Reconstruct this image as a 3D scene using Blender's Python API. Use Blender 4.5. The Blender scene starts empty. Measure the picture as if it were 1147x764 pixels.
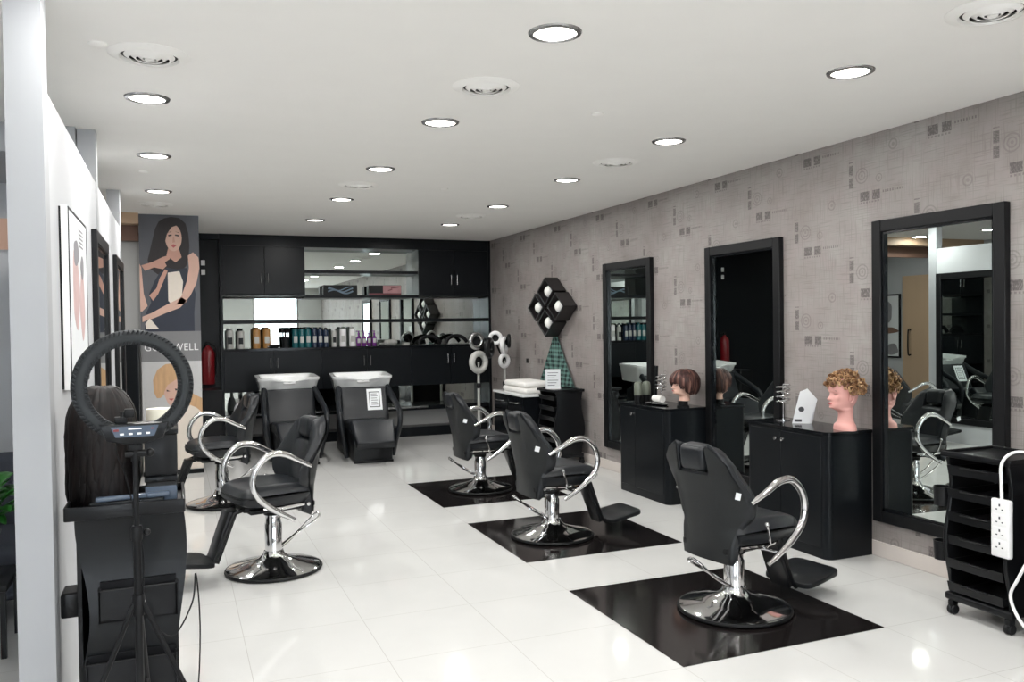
import bpy, bmesh, math, random
from mathutils import Vector, Matrix
PI = math.pi
random.seed(7)
C = bpy.context.scene.collection
sc = bpy.context.scene

# ------------------------------------------------------------------ materials
def new_mat(name):
    m = bpy.data.materials.new(name); m.use_nodes = True
    nt = m.node_tree
    for n in list(nt.nodes): nt.nodes.remove(n)
    out = nt.nodes.new('ShaderNodeOutputMaterial')
    b = nt.nodes.new('ShaderNodeBsdfPrincipled')
    nt.links.new(b.outputs[0], out.inputs[0])
    return m, nt, b
def lin(c):
    c = c / 255.0
    return c / 12.92 if c <= 0.04045 else ((c + 0.055) / 1.055) ** 2.4
def rgb(r, g, b): return (lin(r), lin(g), lin(b), 1)
def mat(name, col, rough=0.5, metal=0.0, spec=0.5, coat=0.0, var=0.06, scale=30, bump=0.0, emit=0, sheen=0, trans=0, alpha=1, stretch=None, rvar=0.0):
    """principled material with procedural noise in its colour (and, if asked, bump and gloss)"""
    m, nt, b = new_mat(name)
    tc = nt.nodes.new('ShaderNodeTexCoord'); no = nt.nodes.new('ShaderNodeTexNoise')
    no.inputs['Scale'].default_value = scale; no.inputs['Detail'].default_value = 3
    src = tc.outputs['Object']
    if stretch:
        mp = nt.nodes.new('ShaderNodeMapping'); mp.inputs['Scale'].default_value = stretch
        nt.links.new(src, mp.inputs[0]); src = mp.outputs[0]
    nt.links.new(src, no.inputs['Vector'])
    mx = nt.nodes.new('ShaderNodeMix'); mx.data_type = 'RGBA'
    c = rgb(*col)
    mx.inputs[6].default_value = tuple(max(0, v * (1 - var)) for v in c[:3]) + (1,)
    mx.inputs[7].default_value = tuple(min(1, v * (1 + var)) for v in c[:3]) + (1,)
    nt.links.new(no.outputs[0], mx.inputs[0]); nt.links.new(mx.outputs[2], b.inputs['Base Color'])
    b.inputs['Roughness'].default_value = rough; b.inputs['Metallic'].default_value = metal
    b.inputs['Specular IOR Level'].default_value = spec
    b.inputs['Coat Weight'].default_value = coat; b.inputs['Coat Roughness'].default_value = 0.05
    if sheen: b.inputs['Sheen Weight'].default_value = sheen
    if trans: b.inputs['Transmission Weight'].default_value = trans
    b.inputs['Alpha'].default_value = alpha
    if emit:
        b.inputs['Emission Color'].default_value = c; b.inputs['Emission Strength'].default_value = emit
    if rvar:
        mr = nt.nodes.new('ShaderNodeMapRange'); mr.inputs[3].default_value = rough - rvar; mr.inputs[4].default_value = rough + rvar
        nt.links.new(no.outputs[0], mr.inputs[0]); nt.links.new(mr.outputs[0], b.inputs['Roughness'])
    if bump:
        bp = nt.nodes.new('ShaderNodeBump'); bp.inputs['Strength'].default_value = bump; bp.inputs['Distance'].default_value = 0.002
        nt.links.new(no.outputs[0], bp.inputs['Height']); nt.links.new(bp.outputs[0], b.inputs['Normal'])
    return m

class X:   # tiny expression builder on Math nodes
    nt = None
    def __init__(s, sock): s.s = sock
    @staticmethod
    def op(o, *a):
        n = X.nt.nodes.new('ShaderNodeMath'); n.operation = o
        for i, v in enumerate(a):
            if isinstance(v, X): X.nt.links.new(v.s, n.inputs[i])
            else: n.inputs[i].default_value = v
        return X(n.outputs[0])
    def __add__(s, o): return X.op('ADD', s, o)
    __radd__ = __add__
    def __sub__(s, o): return X.op('SUBTRACT', s, o)
    def __rsub__(s, o): return X.op('SUBTRACT', o, s)
    def __mul__(s, o): return X.op('MULTIPLY', s, o)
    __rmul__ = __mul__
    def __truediv__(s, o): return X.op('DIVIDE', s, o)
    def __lt__(s, o): return X.op('LESS_THAN', s, o)
    def __gt__(s, o): return X.op('GREATER_THAN', s, o)
    def abs(s): return X.op('ABSOLUTE', s)
    def floor(s): return X.op('FLOOR', s)
    def frac(s): return X.op('FRACT', s)
    def sin(s): return X.op('SINE', s)
    def sqrt(s): return X.op('SQRT', s)
    def max(s, o): return X.op('MAXIMUM', s, o)
    def min(s, o): return X.op('MINIMUM', s, o)
def box_mask(a, c, r): return (a - c).abs() < r
def noise(nt, vec, scale, detail=3, dim='3D'):
    n = nt.nodes.new('ShaderNodeTexNoise'); n.inputs['Scale'].default_value = scale; n.inputs['Detail'].default_value = detail
    nt.links.new(vec, n.inputs['Vector']); return X(n.outputs[0])
def comb(nt, x, y, z):
    n = nt.nodes.new('ShaderNodeCombineXYZ')
    for i, v in enumerate((x, y, z)):
        if isinstance(v, X): nt.links.new(v.s, n.inputs[i])
        else: n.inputs[i].default_value = v
    return n.outputs[0]
def mixc(nt, f, a, b):
    n = nt.nodes.new('ShaderNodeMix'); n.data_type = 'RGBA'
    if isinstance(f, X): nt.links.new(f.s, n.inputs[0])
    else: n.inputs[0].default_value = f
    for i, v in ((6, a), (7, b)):
        if hasattr(v, 'node'): nt.links.new(v, n.inputs[i])
        else: n.inputs[i].default_value = v
    return n.outputs[2]

def wallpaper():
    m, nt, b = new_mat('wallpaper'); X.nt = nt
    geo = nt.nodes.new('ShaderNodeNewGeometry'); sep = nt.nodes.new('ShaderNodeSeparateXYZ')
    nt.links.new(geo.outputs['Position'], sep.inputs[0]); P = geo.outputs['Position']
    Y = X(sep.outputs[1]); Z = X(sep.outputs[2])
    t = (4.73 - Y + 0.2) / 0.535
    i = t.floor(); a = t.frac() * 0.535 - 0.2
    v = ((Z - 2.05 - 0.32 * i + 0.08 + 12.8) / 0.64).frac() * 0.64 - 0.08
    fine = noise(nt, comb(nt, Y * 1.0, Z * 0.25, 0.0), 210, 2)
    stripes = (fine - 0.30).max(0.0) * 5
    stripes = stripes.min(1.0)
    ch = noise(nt, comb(nt, Y * 0.3, Z * 1.0, 3.0), 190, 2)
    chs = ((ch - 0.30).max(0.0) * 5).min(1.0)
    blocks = (box_mask(a, -0.037, 0.038).max(box_mask(a, 0.06, 0.032))) * box_mask(v, 0.0, 0.03) * stripes
    line2 = box_mask(a, 0.0, 0.085) * box_mask(v, -0.042, 0.006) * ((a * 260).sin() > -0.2)
    dots = box_mask(a, 0.19, 0.08) * box_mask(v, 0.012, 0.008) * ((a * 330).sin() > 0.1)
    vert = box_mask(a, -0.155, 0.019) * box_mask(v, 0.15, 0.095) * chs * (((v * 75).sin()) > -0.82)
    def ring(cx, cy, r, k, w=1.0):
        dx = a - cx; dy = v - cy
        d = (dx * dx + dy * dy).sqrt()
        return (d < r) * ((d * k + (dx / (dy.abs() + 0.01)) * w).sin() > 0.25)
    scroll = ring(-0.06, 0.14, 0.065, 290, 0.25).max(ring(0.085, 0.105, 0.038, 330, 0.3)).max(ring(0.2, 0.3, 0.05, 260, 0.2))
    grid = (box_mask(a, 0.1, 0.12) * box_mask(v, 0.42, 0.1)) * (((Y * 520).sin() > 0.75).max((Z * 480).sin() > 0.75))
    lines = noise(nt, comb(nt, Y * 0.35, Z * 9.0, 1.0), 14, 2)
    lines2 = noise(nt, comb(nt, Y * 9.0, Z * 0.35, 5.0), 14, 2)
    hair = ((lines - 0.55).max(0.0) * 8).min(1.0).max(((lines2 - 0.55).max(0.0) * 8).min(1.0))
    blot = noise(nt, P, 2.2, 5); blot2 = noise(nt, P, 9, 5)
    base = mixc(nt, ((blot - 0.35) * 3.0).max(0.0).min(1.0), rgb(138, 131, 128), rgb(157, 153, 150))
    base = mixc(nt, ((blot2 - 0.42) * 3.0).max(0.0).min(1.0), base, rgb(148, 139, 137))
    lines3 = mixc(nt, hair * 0.38, base, rgb(108, 103, 100))
    c = mixc(nt, (scroll * 0.42).max(grid * 0.18), lines3, rgb(108, 101, 100))
    dark = (blocks * 0.8).max(vert * 0.72).max(dots * 0.6).max(line2 * 0.45)
    c = mixc(nt, dark, c, rgb(80, 74, 75))
    nt.links.new(c, b.inputs['Base Color']); b.inputs['Roughness'].default_value = 0.55
    b.inputs['Specular IOR Level'].default_value = 0.3
    return m
def floor_tiles():
    m, nt, b = new_mat('polished_tile'); X.nt = nt
    geo = nt.nodes.new('ShaderNodeNewGeometry'); sep = nt.nodes.new('ShaderNodeSeparateXYZ')
    nt.links.new(geo.outputs['Position'], sep.inputs[0])
    Xx = X(sep.outputs[0]); Y = X(sep.outputs[1])
    fx = (((Xx - 2.09) / 0.6 + 50.5).frac() - 0.5).abs() * 0.6
    fy = (((Y - 3.15) / 0.6 + 50.5).frac() - 0.5).abs() * 0.6
    g = (fx < 0.0016).max(fy < 0.0016)
    n1 = noise(nt, geo.outputs['Position'], 3, 4)
    base = mixc(nt, n1, rgb(198, 198, 196), rgb(207, 207, 205))
    c = mixc(nt, g * 0.5, base, rgb(150, 146, 138))
    nt.links.new(c, b.inputs['Base Color'])
    b.inputs['Roughness'].default_value = 0.07; b.inputs['IOR'].default_value = 1.5
    b.inputs['Specular IOR Level'].default_value = 0.6
    bp = nt.nodes.new('ShaderNodeBump'); bp.inputs['Strength'].default_value = 0.06; bp.inputs['Distance'].default_value = 0.01
    nn = noise(nt, geo.outputs['Position'], 2.5, 1); nt.links.new(nn.s, bp.inputs['Height']); nt.links.new(bp.outputs[0], b.inputs['Normal'])
    return m

M = {}
M['wallpaper'] = wallpaper(); M['tile'] = floor_tiles()
M['ceiling'] = mat('ceiling_paint', (236, 234, 230), 0.85, var=0.02, scale=4)
M['white'] = mat('white_wall_paint', (190, 192, 195), 0.6, var=0.02, scale=5)
M['grey'] = mat('grey_wall_paint', (176, 176, 174), 0.7, var=0.04, scale=3)
M['greycol'] = mat('pale_column_paint', (164, 166, 169), 0.6, var=0.02, scale=3)
M['beige'] = mat('beige_door', (196, 168, 140), 0.5, var=0.06, scale=6, stretch=(1, 1, .1))
M['brown'] = mat('brown_fascia', (120, 92, 78), 0.6, var=0.1, scale=8)
M['skirt'] = mat('skirting_tile', (208, 200, 194), 0.15, var=0.03, scale=6)
M['blk'] = mat('black_laminate', (17, 20, 23), 0.28, spec=0.17, var=0.12, scale=14, stretch=(1, 1, 6))
M['blkgloss'] = mat('black_lacquer', (17, 19, 22), 0.12, spec=0.22, var=0.1, scale=9)
M['blkmatte'] = mat('matte_black', (16, 17, 19), 0.42, spec=0.22, var=0.15, scale=40)
M['deep'] = mat('deep_black', (13, 14, 17), 0.55, spec=0.22, var=0.1, scale=20)
M['plastic'] = mat('black_plastic', (21, 22, 24), 0.28, spec=0.22, var=0.12, scale=25, bump=0.05)
M['cubeshell'] = mat('dark_brown_shell', (34, 31, 32), 0.4, var=0.15)
M['greyplastic'] = mat('charcoal_plastic', (25, 27, 29), 0.3, spec=0.22, var=0.1, scale=25)
M['leather'] = mat('black_leather', (25, 28, 32), 0.34, spec=0.36, var=0.12, scale=160, bump=0.35)
M['leatherback'] = mat('dark_grey_shell', (35, 37, 38), 0.4, spec=0.22, var=0.08, scale=90, bump=0.15)
M['chrome'] = mat('chrome', (222, 222, 222), 0.08, metal=1, var=0.02, rvar=0.03)
M['steel'] = mat('brushed_steel', (180, 180, 180), 0.25, metal=1, var=0.05, stretch=(1, 1, 8))
M['mat'] = mat('black_floor_tile', (25, 22, 22), 0.1, var=0.2, scale=7)
M['mirror'] = mat('mirror_glass', (214, 222, 218), 0.0, metal=1, var=0.0, scale=1)
M['ceramic'] = mat('white_ceramic', (228, 230, 230), 0.12, coat=0.5, var=0.02, scale=6)
M['wplastic'] = mat('white_plastic', (230, 230, 230), 0.35, var=0.02)
M['cream'] = mat('cream_tape', (232, 228, 210), 0.5, var=0.03)
M['paper'] = mat('white_paper', (225, 228, 230), 0.7, var=0.03, scale=12)
M['ink'] = mat('dark_ink', (60, 62, 66), 0.7, var=0.1)
M['towel'] = mat('white_towel', (228, 226, 222), 0.95, var=0.05, scale=120, bump=1.0)
M['red'] = mat('red_cylinder', (110, 14, 22), 0.3, var=0.08)
M['skinpink'] = mat('pink_vinyl_skin', (214, 158, 150), 0.5, var=0.04, scale=14)
M['skin'] = mat('pale_vinyl_skin', (220, 178, 160), 0.5, var=0.04, scale=14)
M['lip'] = mat('lip_paint', (170, 70, 72), 0.4)
M['lash'] = mat('lash_paint', (60, 40, 38), 0.6)
M['blond'] = mat('blond_hair', (176, 132, 88), 0.45, var=0.55, scale=45)
M['brownhair'] = mat('brown_highlighted_hair', (74, 48, 42), 0.4, var=0.75, scale=38, stretch=(1, 1, .12))
M['darkhair'] = mat('dark_brown_hair', (40, 25, 22), 0.35, var=0.5, scale=60, stretch=(1, 1, .15))
M['gold'] = mat('amber_bottle', (168, 122, 66), 0.3, var=0.08)
M['silver'] = mat('silver_bottle', (178, 178, 174), 0.3, var=0.05)
M['teal'] = mat('teal_bottle', (22, 88, 94), 0.25, var=0.1)
M['navy'] = mat('navy_bottle', (26, 40, 62), 0.25, var=0.1)
M['purple'] = mat('purple_bottle', (104, 42, 118), 0.25, var=0.1)
M['olive'] = mat('grey_green_jar', (112, 118, 106), 0.35, var=0.05)
M['leaf'] = mat('green_leaf', (52, 118, 48), 0.35, var=0.35, scale=14)
M['greyfab'] = mat('grey_fabric', (70, 74, 84), 0.9, var=0.1, scale=150, bump=0.5)
M['bluebox'] = mat('swirled_carton_print', (92, 112, 128), 0.4, var=0.7, scale=7)
M['pinkbox'] = mat('pink_carton_print', (168, 120, 122), 0.4, var=0.3, scale=9)
M['darkred'] = mat('dark_red_print', (96, 26, 34), 0.4, var=0.2)
M['screen'] = mat('control_screen', (72, 84, 100), 0.2, var=0.15, scale=40)
M['tyre'] = mat('ribbed_rubber_cover', (44, 47, 49), 0.55, spec=0.22, var=0.15, scale=70, bump=0.3)
M['orange'] = mat('orange_lit_tone', (212, 172, 150), 0.6, var=0.12, scale=5)
def emitm(name, col, s):
    m, nt, b = new_mat(name)
    b.inputs['Base Color'].default_value = (0.8, 0.8, 0.8, 1)
    b.inputs['Emission Color'].default_value = rgb(*col); b.inputs['Emission Strength'].default_value = s
    return m
M['lamp'] = emitm('lit_diffuser', (255, 250, 242), 6.0)
def hairmat(name, a, b_, scale, st):
    m, nt, b = new_mat(name); X.nt = nt
    tc = nt.nodes.new('ShaderNodeTexCoord'); mp = nt.nodes.new('ShaderNodeMapping'); mp.inputs['Scale'].default_value = st
    nt.links.new(tc.outputs['Object'], mp.inputs[0])
    n = noise(nt, mp.outputs[0], scale, 2)
    c = mixc(nt, ((n - 0.47) * 7.0).max(0.0).min(1.0), rgb(*a), rgb(*b_)); nt.links.new(c, b.inputs['Base Color'])
    b.inputs['Roughness'].default_value = 0.5; b.inputs['Specular IOR Level'].default_value = 0.25
    return m
M['blond'] = hairmat('curly_blond_hair', (112, 80, 56), (158, 120, 84), 50, (1, 1, 1))
M['blondlight'] = hairmat('light_blond_curls', (176, 140, 102), (206, 172, 134), 50, (1, 1, 1))
M['brownhair'] = hairmat('brown_hair', (52, 33, 31), (78, 50, 45), 30, (1, 1, .2))
M['brownlight'] = hairmat('light_brown_streaks', (98, 68, 60), (122, 88, 78), 30, (1, 1, .2))
M['darkhair'] = hairmat('long_dark_hair', (11, 8, 8), (24, 16, 14), 60, (1, 1, .1))
M['bulb'] = mat('opal_globe', (236, 236, 232), 0.25, var=0.02)
def checked():
    m, nt, b = new_mat('green_checked_cloth'); X.nt = nt
    tc = nt.nodes.new('ShaderNodeNewGeometry'); sep = nt.nodes.new('ShaderNodeSeparateXYZ'); nt.links.new(tc.outputs['Position'], sep.inputs[0])
    Y = X(sep.outputs[1]); Z = X(sep.outputs[2])
    w = 0.052
    a = ((Y / (w*1.3)).frac() < 0.5); bz = ((Z / w).frac() < 0.55)
    f = (a + bz) * 0.5
    c = mixc(nt, f, rgb(96, 130, 122), rgb(12, 32, 33))
    nt.links.new(c, b.inputs['Base Color']); b.inputs['Roughness'].default_value = 0.9
    return m
M['check'] = checked()
def glassm():
    m, nt, b = new_mat('window_glass')
    b.inputs['Base Color'].default_value = (1, 1, 1, 1); b.inputs['Transmission Weight'].default_value = 1
    b.inputs['Roughness'].default_value = 0; b.inputs['IOR'].default_value = 1.0
    return m
M['glass'] = glassm()

# ------------------------------------------------------------------ mesh helpers
class MB:
    def __init__(s): s.b = bmesh.new()
    def _add(s, verts, faces):
        vs = [s.b.verts.new(v) for v in verts]
        for f in faces:
            try: s.b.faces.new([vs[i] for i in f])
            except ValueError: pass
        return vs
    def box(s, x0, x1, y0, y1, z0, z1, bev=0.0, seg=2, rot=None, ctr=None):
        """box between two corners, edges optionally rounded, optionally turned by matrix rot about ctr"""
        t = bmesh.new(); bmesh.ops.create_cube(t, size=1)
        for v in t.verts: v.co = Vector(((x0 + x1) / 2 + v.co.x * (x1 - x0), (y0 + y1) / 2 + v.co.y * (y1 - y0), (z0 + z1) / 2 + v.co.z * (z1 - z0)))
        if bev: bmesh.ops.bevel(t, geom=t.edges[:], offset=bev, segments=seg, profile=0.5, affect='EDGES')
        if rot is not None:
            c = Vector(ctr if ctr else ((x0 + x1) / 2, (y0 + y1) / 2, (z0 + z1) / 2))
            for v in t.verts: v.co = rot @ (v.co - c) + c
        s.merge(t); return s
    def merge(s, t):
        me = bpy.data.meshes.new('tmp'); t.to_mesh(me); t.free(); s.b.from_mesh(me); bpy.data.meshes.remove(me)
    def prism(s, pts, axis, a0, a1, bev=0.0, seg=2):
        """polygon in the plane across `axis`, extruded a0..a1. pts are the other two coordinates in order"""
        t = bmesh.new()
        def P(p, a): return {'x': (a, p[0], p[1]), 'y': (p[0], a, p[1]), 'z': (p[0], p[1], a)}[axis]
        v0 = [t.verts.new(P(p, a0)) for p in pts]; v1 = [t.verts.new(P(p, a1)) for p in pts]
        n = len(pts)
        t.faces.new(v0); t.faces.new(v1[::-1])
        for i in range(n): t.faces.new((v0[i], v0[(i + 1) % n], v1[(i + 1) % n], v1[i]))
        bmesh.ops.recalc_face_normals(t, faces=t.faces[:])
        if bev:
            caps = [e for e in t.edges if abs(sum(1 for v in e.verts if v in v0) - 1) == 1]
            bmesh.ops.bevel(t, geom=caps, offset=bev, segments=seg, profile=0.5, affect='EDGES')
        s.merge(t); return s
    def lathe(s, prof, c=(0, 0, 0), n=32, axis='z'):
        rings = []
        for r, z in prof:
            ring = []
            for k in range(n):
                a = 2 * PI * k / n; p = (r * math.cos(a), r * math.sin(a), z)
                if axis == 'x': p = (p[2], p[0], p[1])
                if axis == 'y': p = (p[0], p[2], p[1])
                ring.append(s.b.verts.new((p[0] + c[0], p[1] + c[1], p[2] + c[2])))
            rings.append(ring)
        for i in range(len(rings) - 1):
            for k in range(n):
                s.b.faces.new((rings[i][k], rings[i][(k + 1) % n], rings[i + 1][(k + 1) % n], rings[i + 1][k]))
        if prof[0] != prof[-1]:
            if prof[0][0] > 1e-3: s.b.faces.new(rings[0][::-1])
            if prof[-1][0] > 1e-3: s.b.faces.new(rings[-1])
        return s
    def cyl(s, p0, p1, r0, r1=None, n=16): return s.tube([p0, p1], [r0, r0 if r1 is None else r1], n)
    def tube(s, pts, r, n=10, flat=1.0, closed=False):
        pts = [Vector(p) for p in pts]; m = len(pts)
        rs = r if isinstance(r, (list, tuple)) else [r] * m
        rings = []; up = None
        for i, p in enumerate(pts):
            if closed: d = pts[(i + 1) % m] - pts[i - 1]
            else: d = pts[min(i + 1, m - 1)] - pts[max(i - 1, 0)]
            d = d.normalized() if d.length > 1e-9 else Vector((0, 0, 1))
            if up is None:
                up = Vector((0, 0, 1)) if abs(d.z) < 0.9 else Vector((0, 1, 0))
            up = (up - d * up.dot(d)); up = up.normalized() if up.length > 1e-6 else Vector((1, 0, 0))
            sd = d.cross(up)
            rings.append([s.b.verts.new(p + (up * math.cos(2 * PI * k / n) + sd * math.sin(2 * PI * k / n) * flat) * rs[i]) for k in range(n)])
        for i in range(m if closed else m - 1):
            a, b2 = rings[i], rings[(i + 1) % m]
            for k in range(n): s.b.faces.new((a[k], a[(k + 1) % n], b2[(k + 1) % n], b2[k]))
        if not closed:
            s.b.faces.new(rings[0][::-1]); s.b.faces.new(rings[-1])
        return s
    def ball(s, c, r, n=16, m=10):
        rx, ry, rz = r if isinstance(r, tuple) else (r, r, r)
        t = bmesh.new(); bmesh.ops.create_uvsphere(t, u_segments=n, v_segments=m, radius=1)
        for v in t.verts: v.co = Vector((v.co.x * rx + c[0], v.co.y * ry + c[1], v.co.z * rz + c[2]))
        s.merge(t); return s
    def grid(s, fn, nu, nv, closed_u=False):
        vs = [[s.b.verts.new(fn(u, v)) for u in range(nu)] for v in range(nv)]
        for v in range(nv - 1):
            for u in range(nu if closed_u else nu - 1):
                s.b.faces.new((vs[v][u], vs[v][(u + 1) % nu], vs[v + 1][(u + 1) % nu], vs[v + 1][u]))
        return vs
    def build(s, name, m, parent=None, loc=None, smooth=True, angle=38, weld=False, normals=True):
        if weld: bmesh.ops.remove_doubles(s.b, verts=s.b.verts[:], dist=1e-5)
        if normals: bmesh.ops.recalc_face_normals(s.b, faces=s.b.faces[:])
        me = bpy.data.meshes.new(name); s.b.to_mesh(me); s.b.free()
        if smooth:
            me.shade_smooth(); me.set_sharp_from_angle(angle=math.radians(angle))
        me.materials.append(M[m] if isinstance(m, str) else m)
        o = bpy.data.objects.new(name, me); C.objects.link(o)
        if parent: o.parent = parent
        if loc: o.location = loc
        return o
def spline(pts, n=6, closed=False):
    P = [Vector(p) for p in pts]; out = []; m = len(P)
    for i in range(m if closed else m - 1):
        if closed: p0, p1, p2, p3 = P[i - 1], P[i], P[(i + 1) % m], P[(i + 2) % m]
        else: p0, p1, p2, p3 = P[max(i - 1, 0)], P[i], P[i + 1], P[min(i + 2, m - 1)]
        for k in range(n):
            t = k / n
            out.append(0.5 * ((2 * p1) + (p2 - p0) * t + (2 * p0 - 5 * p1 + 4 * p2 - p3) * t * t + (3 * p1 - p0 - 3 * p2 + p3) * t ** 3))
    if not closed: out.append(P[-1])
    return out
def tag(o, label, cat, group=None, kind=None):
    if label: o['label'] = label
    if cat: o['category'] = cat
    if group: o['group'] = group
    if kind: o['kind'] = kind
    return o
def thing(name, label, cat, loc=(0, 0, 0), rz=0, group=None):
    o = bpy.data.objects.new(name, None); C.objects.link(o); o.empty_display_size = 0.05
    o.location = loc; o.rotation_euler = (0, 0, rz)
    return tag(o, label, cat, group)
def struct(name, mb, m, parent=None, smooth=False):
    o = mb.build(name, m, parent, smooth=smooth)
    o['kind'] = 'structure'
    return o
def copy_tree(o, parent=None):
    kids = [k for k in bpy.data.objects if k.parent == o]
    c = o.copy(); C.objects.link(c); c.parent = parent
    for k in kids: copy_tree(k, c)
    return c

# ------------------------------------------------------------------ room
H = 2.77; XR = 4.255; YB = 11.75
struct('floor', MB().box(-3.1, 4.4, -3.1, 12.0, -0.06, 0), 'tile')
struct('ceiling', MB().box(-3.1, 4.4, -3.1, 12.0, H, H + 0.06), 'ceiling')
struct('wall_right', MB().box(XR, XR + 0.12, -3.0, YB, 0, H), 'wallpaper')
struct('wall_back', MB().box(-3.0, XR + 0.12, YB, YB + 0.12, 0, H), 'grey')
struct('wall_left', MB().box(-3.12, -3.0, -3.0, YB + 0.12, 0, H), 'white')
# rear wall behind the camera: glazed shopfront opening on the right, an unseen window added on the left for more daylight
rear = MB()
for a, b_, z0, z1 in ((-3.0, -2.2, 0, H), (-2.2, 0.3, 0, 0.4), (-2.2, 0.3, 2.5, H), (0.3, 2.2, 0, H), (2.2, 3.55, 0, 0.1), (2.2, 3.55, 2.5, H), (3.55, XR + 0.12, 0, H)):
    rear.box(a, b_, -3.12, -3.0, z0, z1)
struct('wall_rear', rear, 'grey')
for i, (a, b_, z0) in enumerate(((2.2, 3.55, 0.1), (-2.2, 0.3, 0.4))):
    w = struct('window_%d' % (i + 1), MB().box(a, b_, -3.08, -3.07, z0, 2.5), 'glass')
    f = MB()
    f.box(a, a + 0.05, -3.1, -3.03, z0, 2.5).box(b_ - 0.05, b_, -3.1, -3.03, z0, 2.5).box(a, b_, -3.1, -3.03, z0, z0 + 0.05).box(a, b_, -3.1, -3.03, 2.45, 2.5)
    f.build('window_frame', 'steel', w, smooth=False)
struct('baseboard_right', MB().box(XR - 0.012, XR, -3.0, YB, 0, 0.1, 0.003, 1), 'skirt')
struct('wall_side_room', MB().box(-3.0, -0.53, 6.8, 6.92, 0, 2.6), 'white')
struct('trim_1', MB().box(-3.0, -0.53, 5.6, 6.92, 2.6, H), 'greycol')
# white partition and its columns
struct('wall_partition', MB().box(-0.50, -0.43, 3.36, 8.02, 0, 2.45), 'white')
for k, y in enumerate((3.3, 5.65, 8.0)):
    struct('column_%d' % (k + 1), MB().box(-0.525, -0.41 if k == 0 else -0.425, y, y + 0.12, 0, H), 'greycol')
struct('trim_2', MB().box(-3.0, -0.33, 9.5, 9.7, 2.66, H), 'beige')
struct('trim_3', MB().box(-3.0, -0.34, 9.72, 9.8, 2.50, H), 'brown')
# doorway in the far left wall
d = struct('door_1', MB().box(-2.995, -2.955, 10.15, 11.08, 0, 2.3, 0.004), 'beige')
hd = MB(); hd.tube(spline([(-2.955, 10.9, 0.95), (-2.90, 10.9, 0.97), (-2.90, 10.9, 1.35), (-2.955, 10.9, 1.37)], 5), 0.012)
hd.build('door_handle', 'blkmatte', d)
# pillar with the banner
struct('column_4', MB().box(-0.33, 0.26, 9.56, 9.95, 0, H), 'white')
struct('baseboard_pillar', MB().box(-0.335, 0.265, 9.54, 9.955, 0, 0.045), 'deep')
struct('wall_pillar_side', MB().box(-0.60, -0.335, 9.82, 9.9, 0, 2.5), 'grey')
# black recess wall left of the cabinets
struct('wall_recess', MB().box(-1.7, 0.545, 11.45, 11.6, 0, H), 'blk')
struct('trim_4', MB().box(0.27, 0.545, 11.3, 11.45, 2.70, H), 'blk')

# ------------------------------------------------------------------ ceiling fittings
def downlight():
    t = thing('downlight', '', 'ceiling light')
    MB().lathe([(0.088, -0.002), (0.092, -0.010), (0.110, -0.006), (0.114, 0.0), (0.088, -0.002)], n=36).build('trim_ring', 'white' if False else 'steel', t)
    MB().lathe([(0.0001, -0.004), (0.089, -0.004), (0.089, 0.0), (0.0001, 0.0)], n=36).build('diffuser', 'lamp', t)
    return t
cols = {-0.11: 'above the partition wall side', 1.5: 'in the middle row', 3.1: 'in the row by the wallpapered wall'}
rowname = {3.17: 'nearest the camera', 4.79: 'second from the camera', 6.35: 'third from the camera', 7.97: 'fourth from the camera', 9.58: 'farthest, near the black cabinets'}
pl = downlight(); first = True
for x in (-0.11, 1.5, 3.1):
    for y in (-1.6, 0.0, 1.59, 3.17, 4.79, 6.35, 7.97, 9.58):
        if x < 0 and y > 9: continue
        t = pl if first else copy_tree(pl); first = False
        t.location = (x, y, H)
        side = {-0.11: 'left', 1.5: 'middle', 3.1: 'right'}[x]
        if y > 2 and not (x < 0 and y < 4):
            names = ['nearest', 'second nearest', 'third nearest', 'fourth nearest', 'farthest']
            ys = [3.17, 4.79, 6.35, 7.97, 9.58]
            if x < 0: ys = [4.79, 6.35, 7.97]; names = ['nearest', 'middle', 'farthest']
            tag(t, 'round recessed downlight, %s of the %s row on the white ceiling' % (names[ys.index(y)], side), 'ceiling light', 'downlights in the ceiling')
        else:
            tag(t, 'round recessed downlight in the ceiling behind the camera', 'ceiling light', 'downlights behind the camera')
        L = bpy.data.lights.new('downlight_lamp', 'AREA'); L.shape = 'DISK'; L.size = 0.17; L.energy = 7.4
        L.color = (1.0, 0.985, 0.96)
        lo = bpy.data.objects.new('downlight_lamp', L); C.objects.link(lo); lo.parent = t; lo.location = (0, 0, -0.012)
for x, y in ((-1.7, 1.6), (-1.7, 4.6), (-1.7, 8.3), (-1.9, 10.6), (-1.5, 9.3)):  # unseen lamps, added to brighten the side room
    t = copy_tree(pl); t.location = (x, y, H); tag(t, 'unseen round downlight added to brighten the side room', 'ceiling light', 'downlights added to brighten the side room')
for o in list(bpy.data.objects):
    if o.name.startswith('downlight_lamp') and o.parent is None: bpy.data.objects.remove(o)
def vent():
    t = thing('ceiling_vent', '', 'air vent')
    MB().lathe([(0.118, 0.0), (0.125, -0.016), (0.150, -0.012), (0.172, -0.002), (0.172, 0.0), (0.118, 0.0)], n=40).build('outer_ring', 'ceiling', t)
    MB().lathe([(0.0001, -0.0015), (0.122, -0.0015), (0.122, 0.0), (0.0001, 0.0)], n=40).build('backing', 'blkmatte', t)
    for r in (0.095, 0.068, 0.042):
        MB().lathe([(r - 0.010, -0.022), (r + 0.011, -0.006), (r + 0.009, -0.003), (r - 0.013, -0.019), (r - 0.010, -0.022)], n=36).build('louvre_ring', 'ceiling', t)
    MB().lathe([(0.0001, -0.024), (0.020, -0.022), (0.024, -0.012), (0.0001, -0.012)], n=24).build('centre_cap', 'ceiling', t)
    return t
vp = vent()
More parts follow.
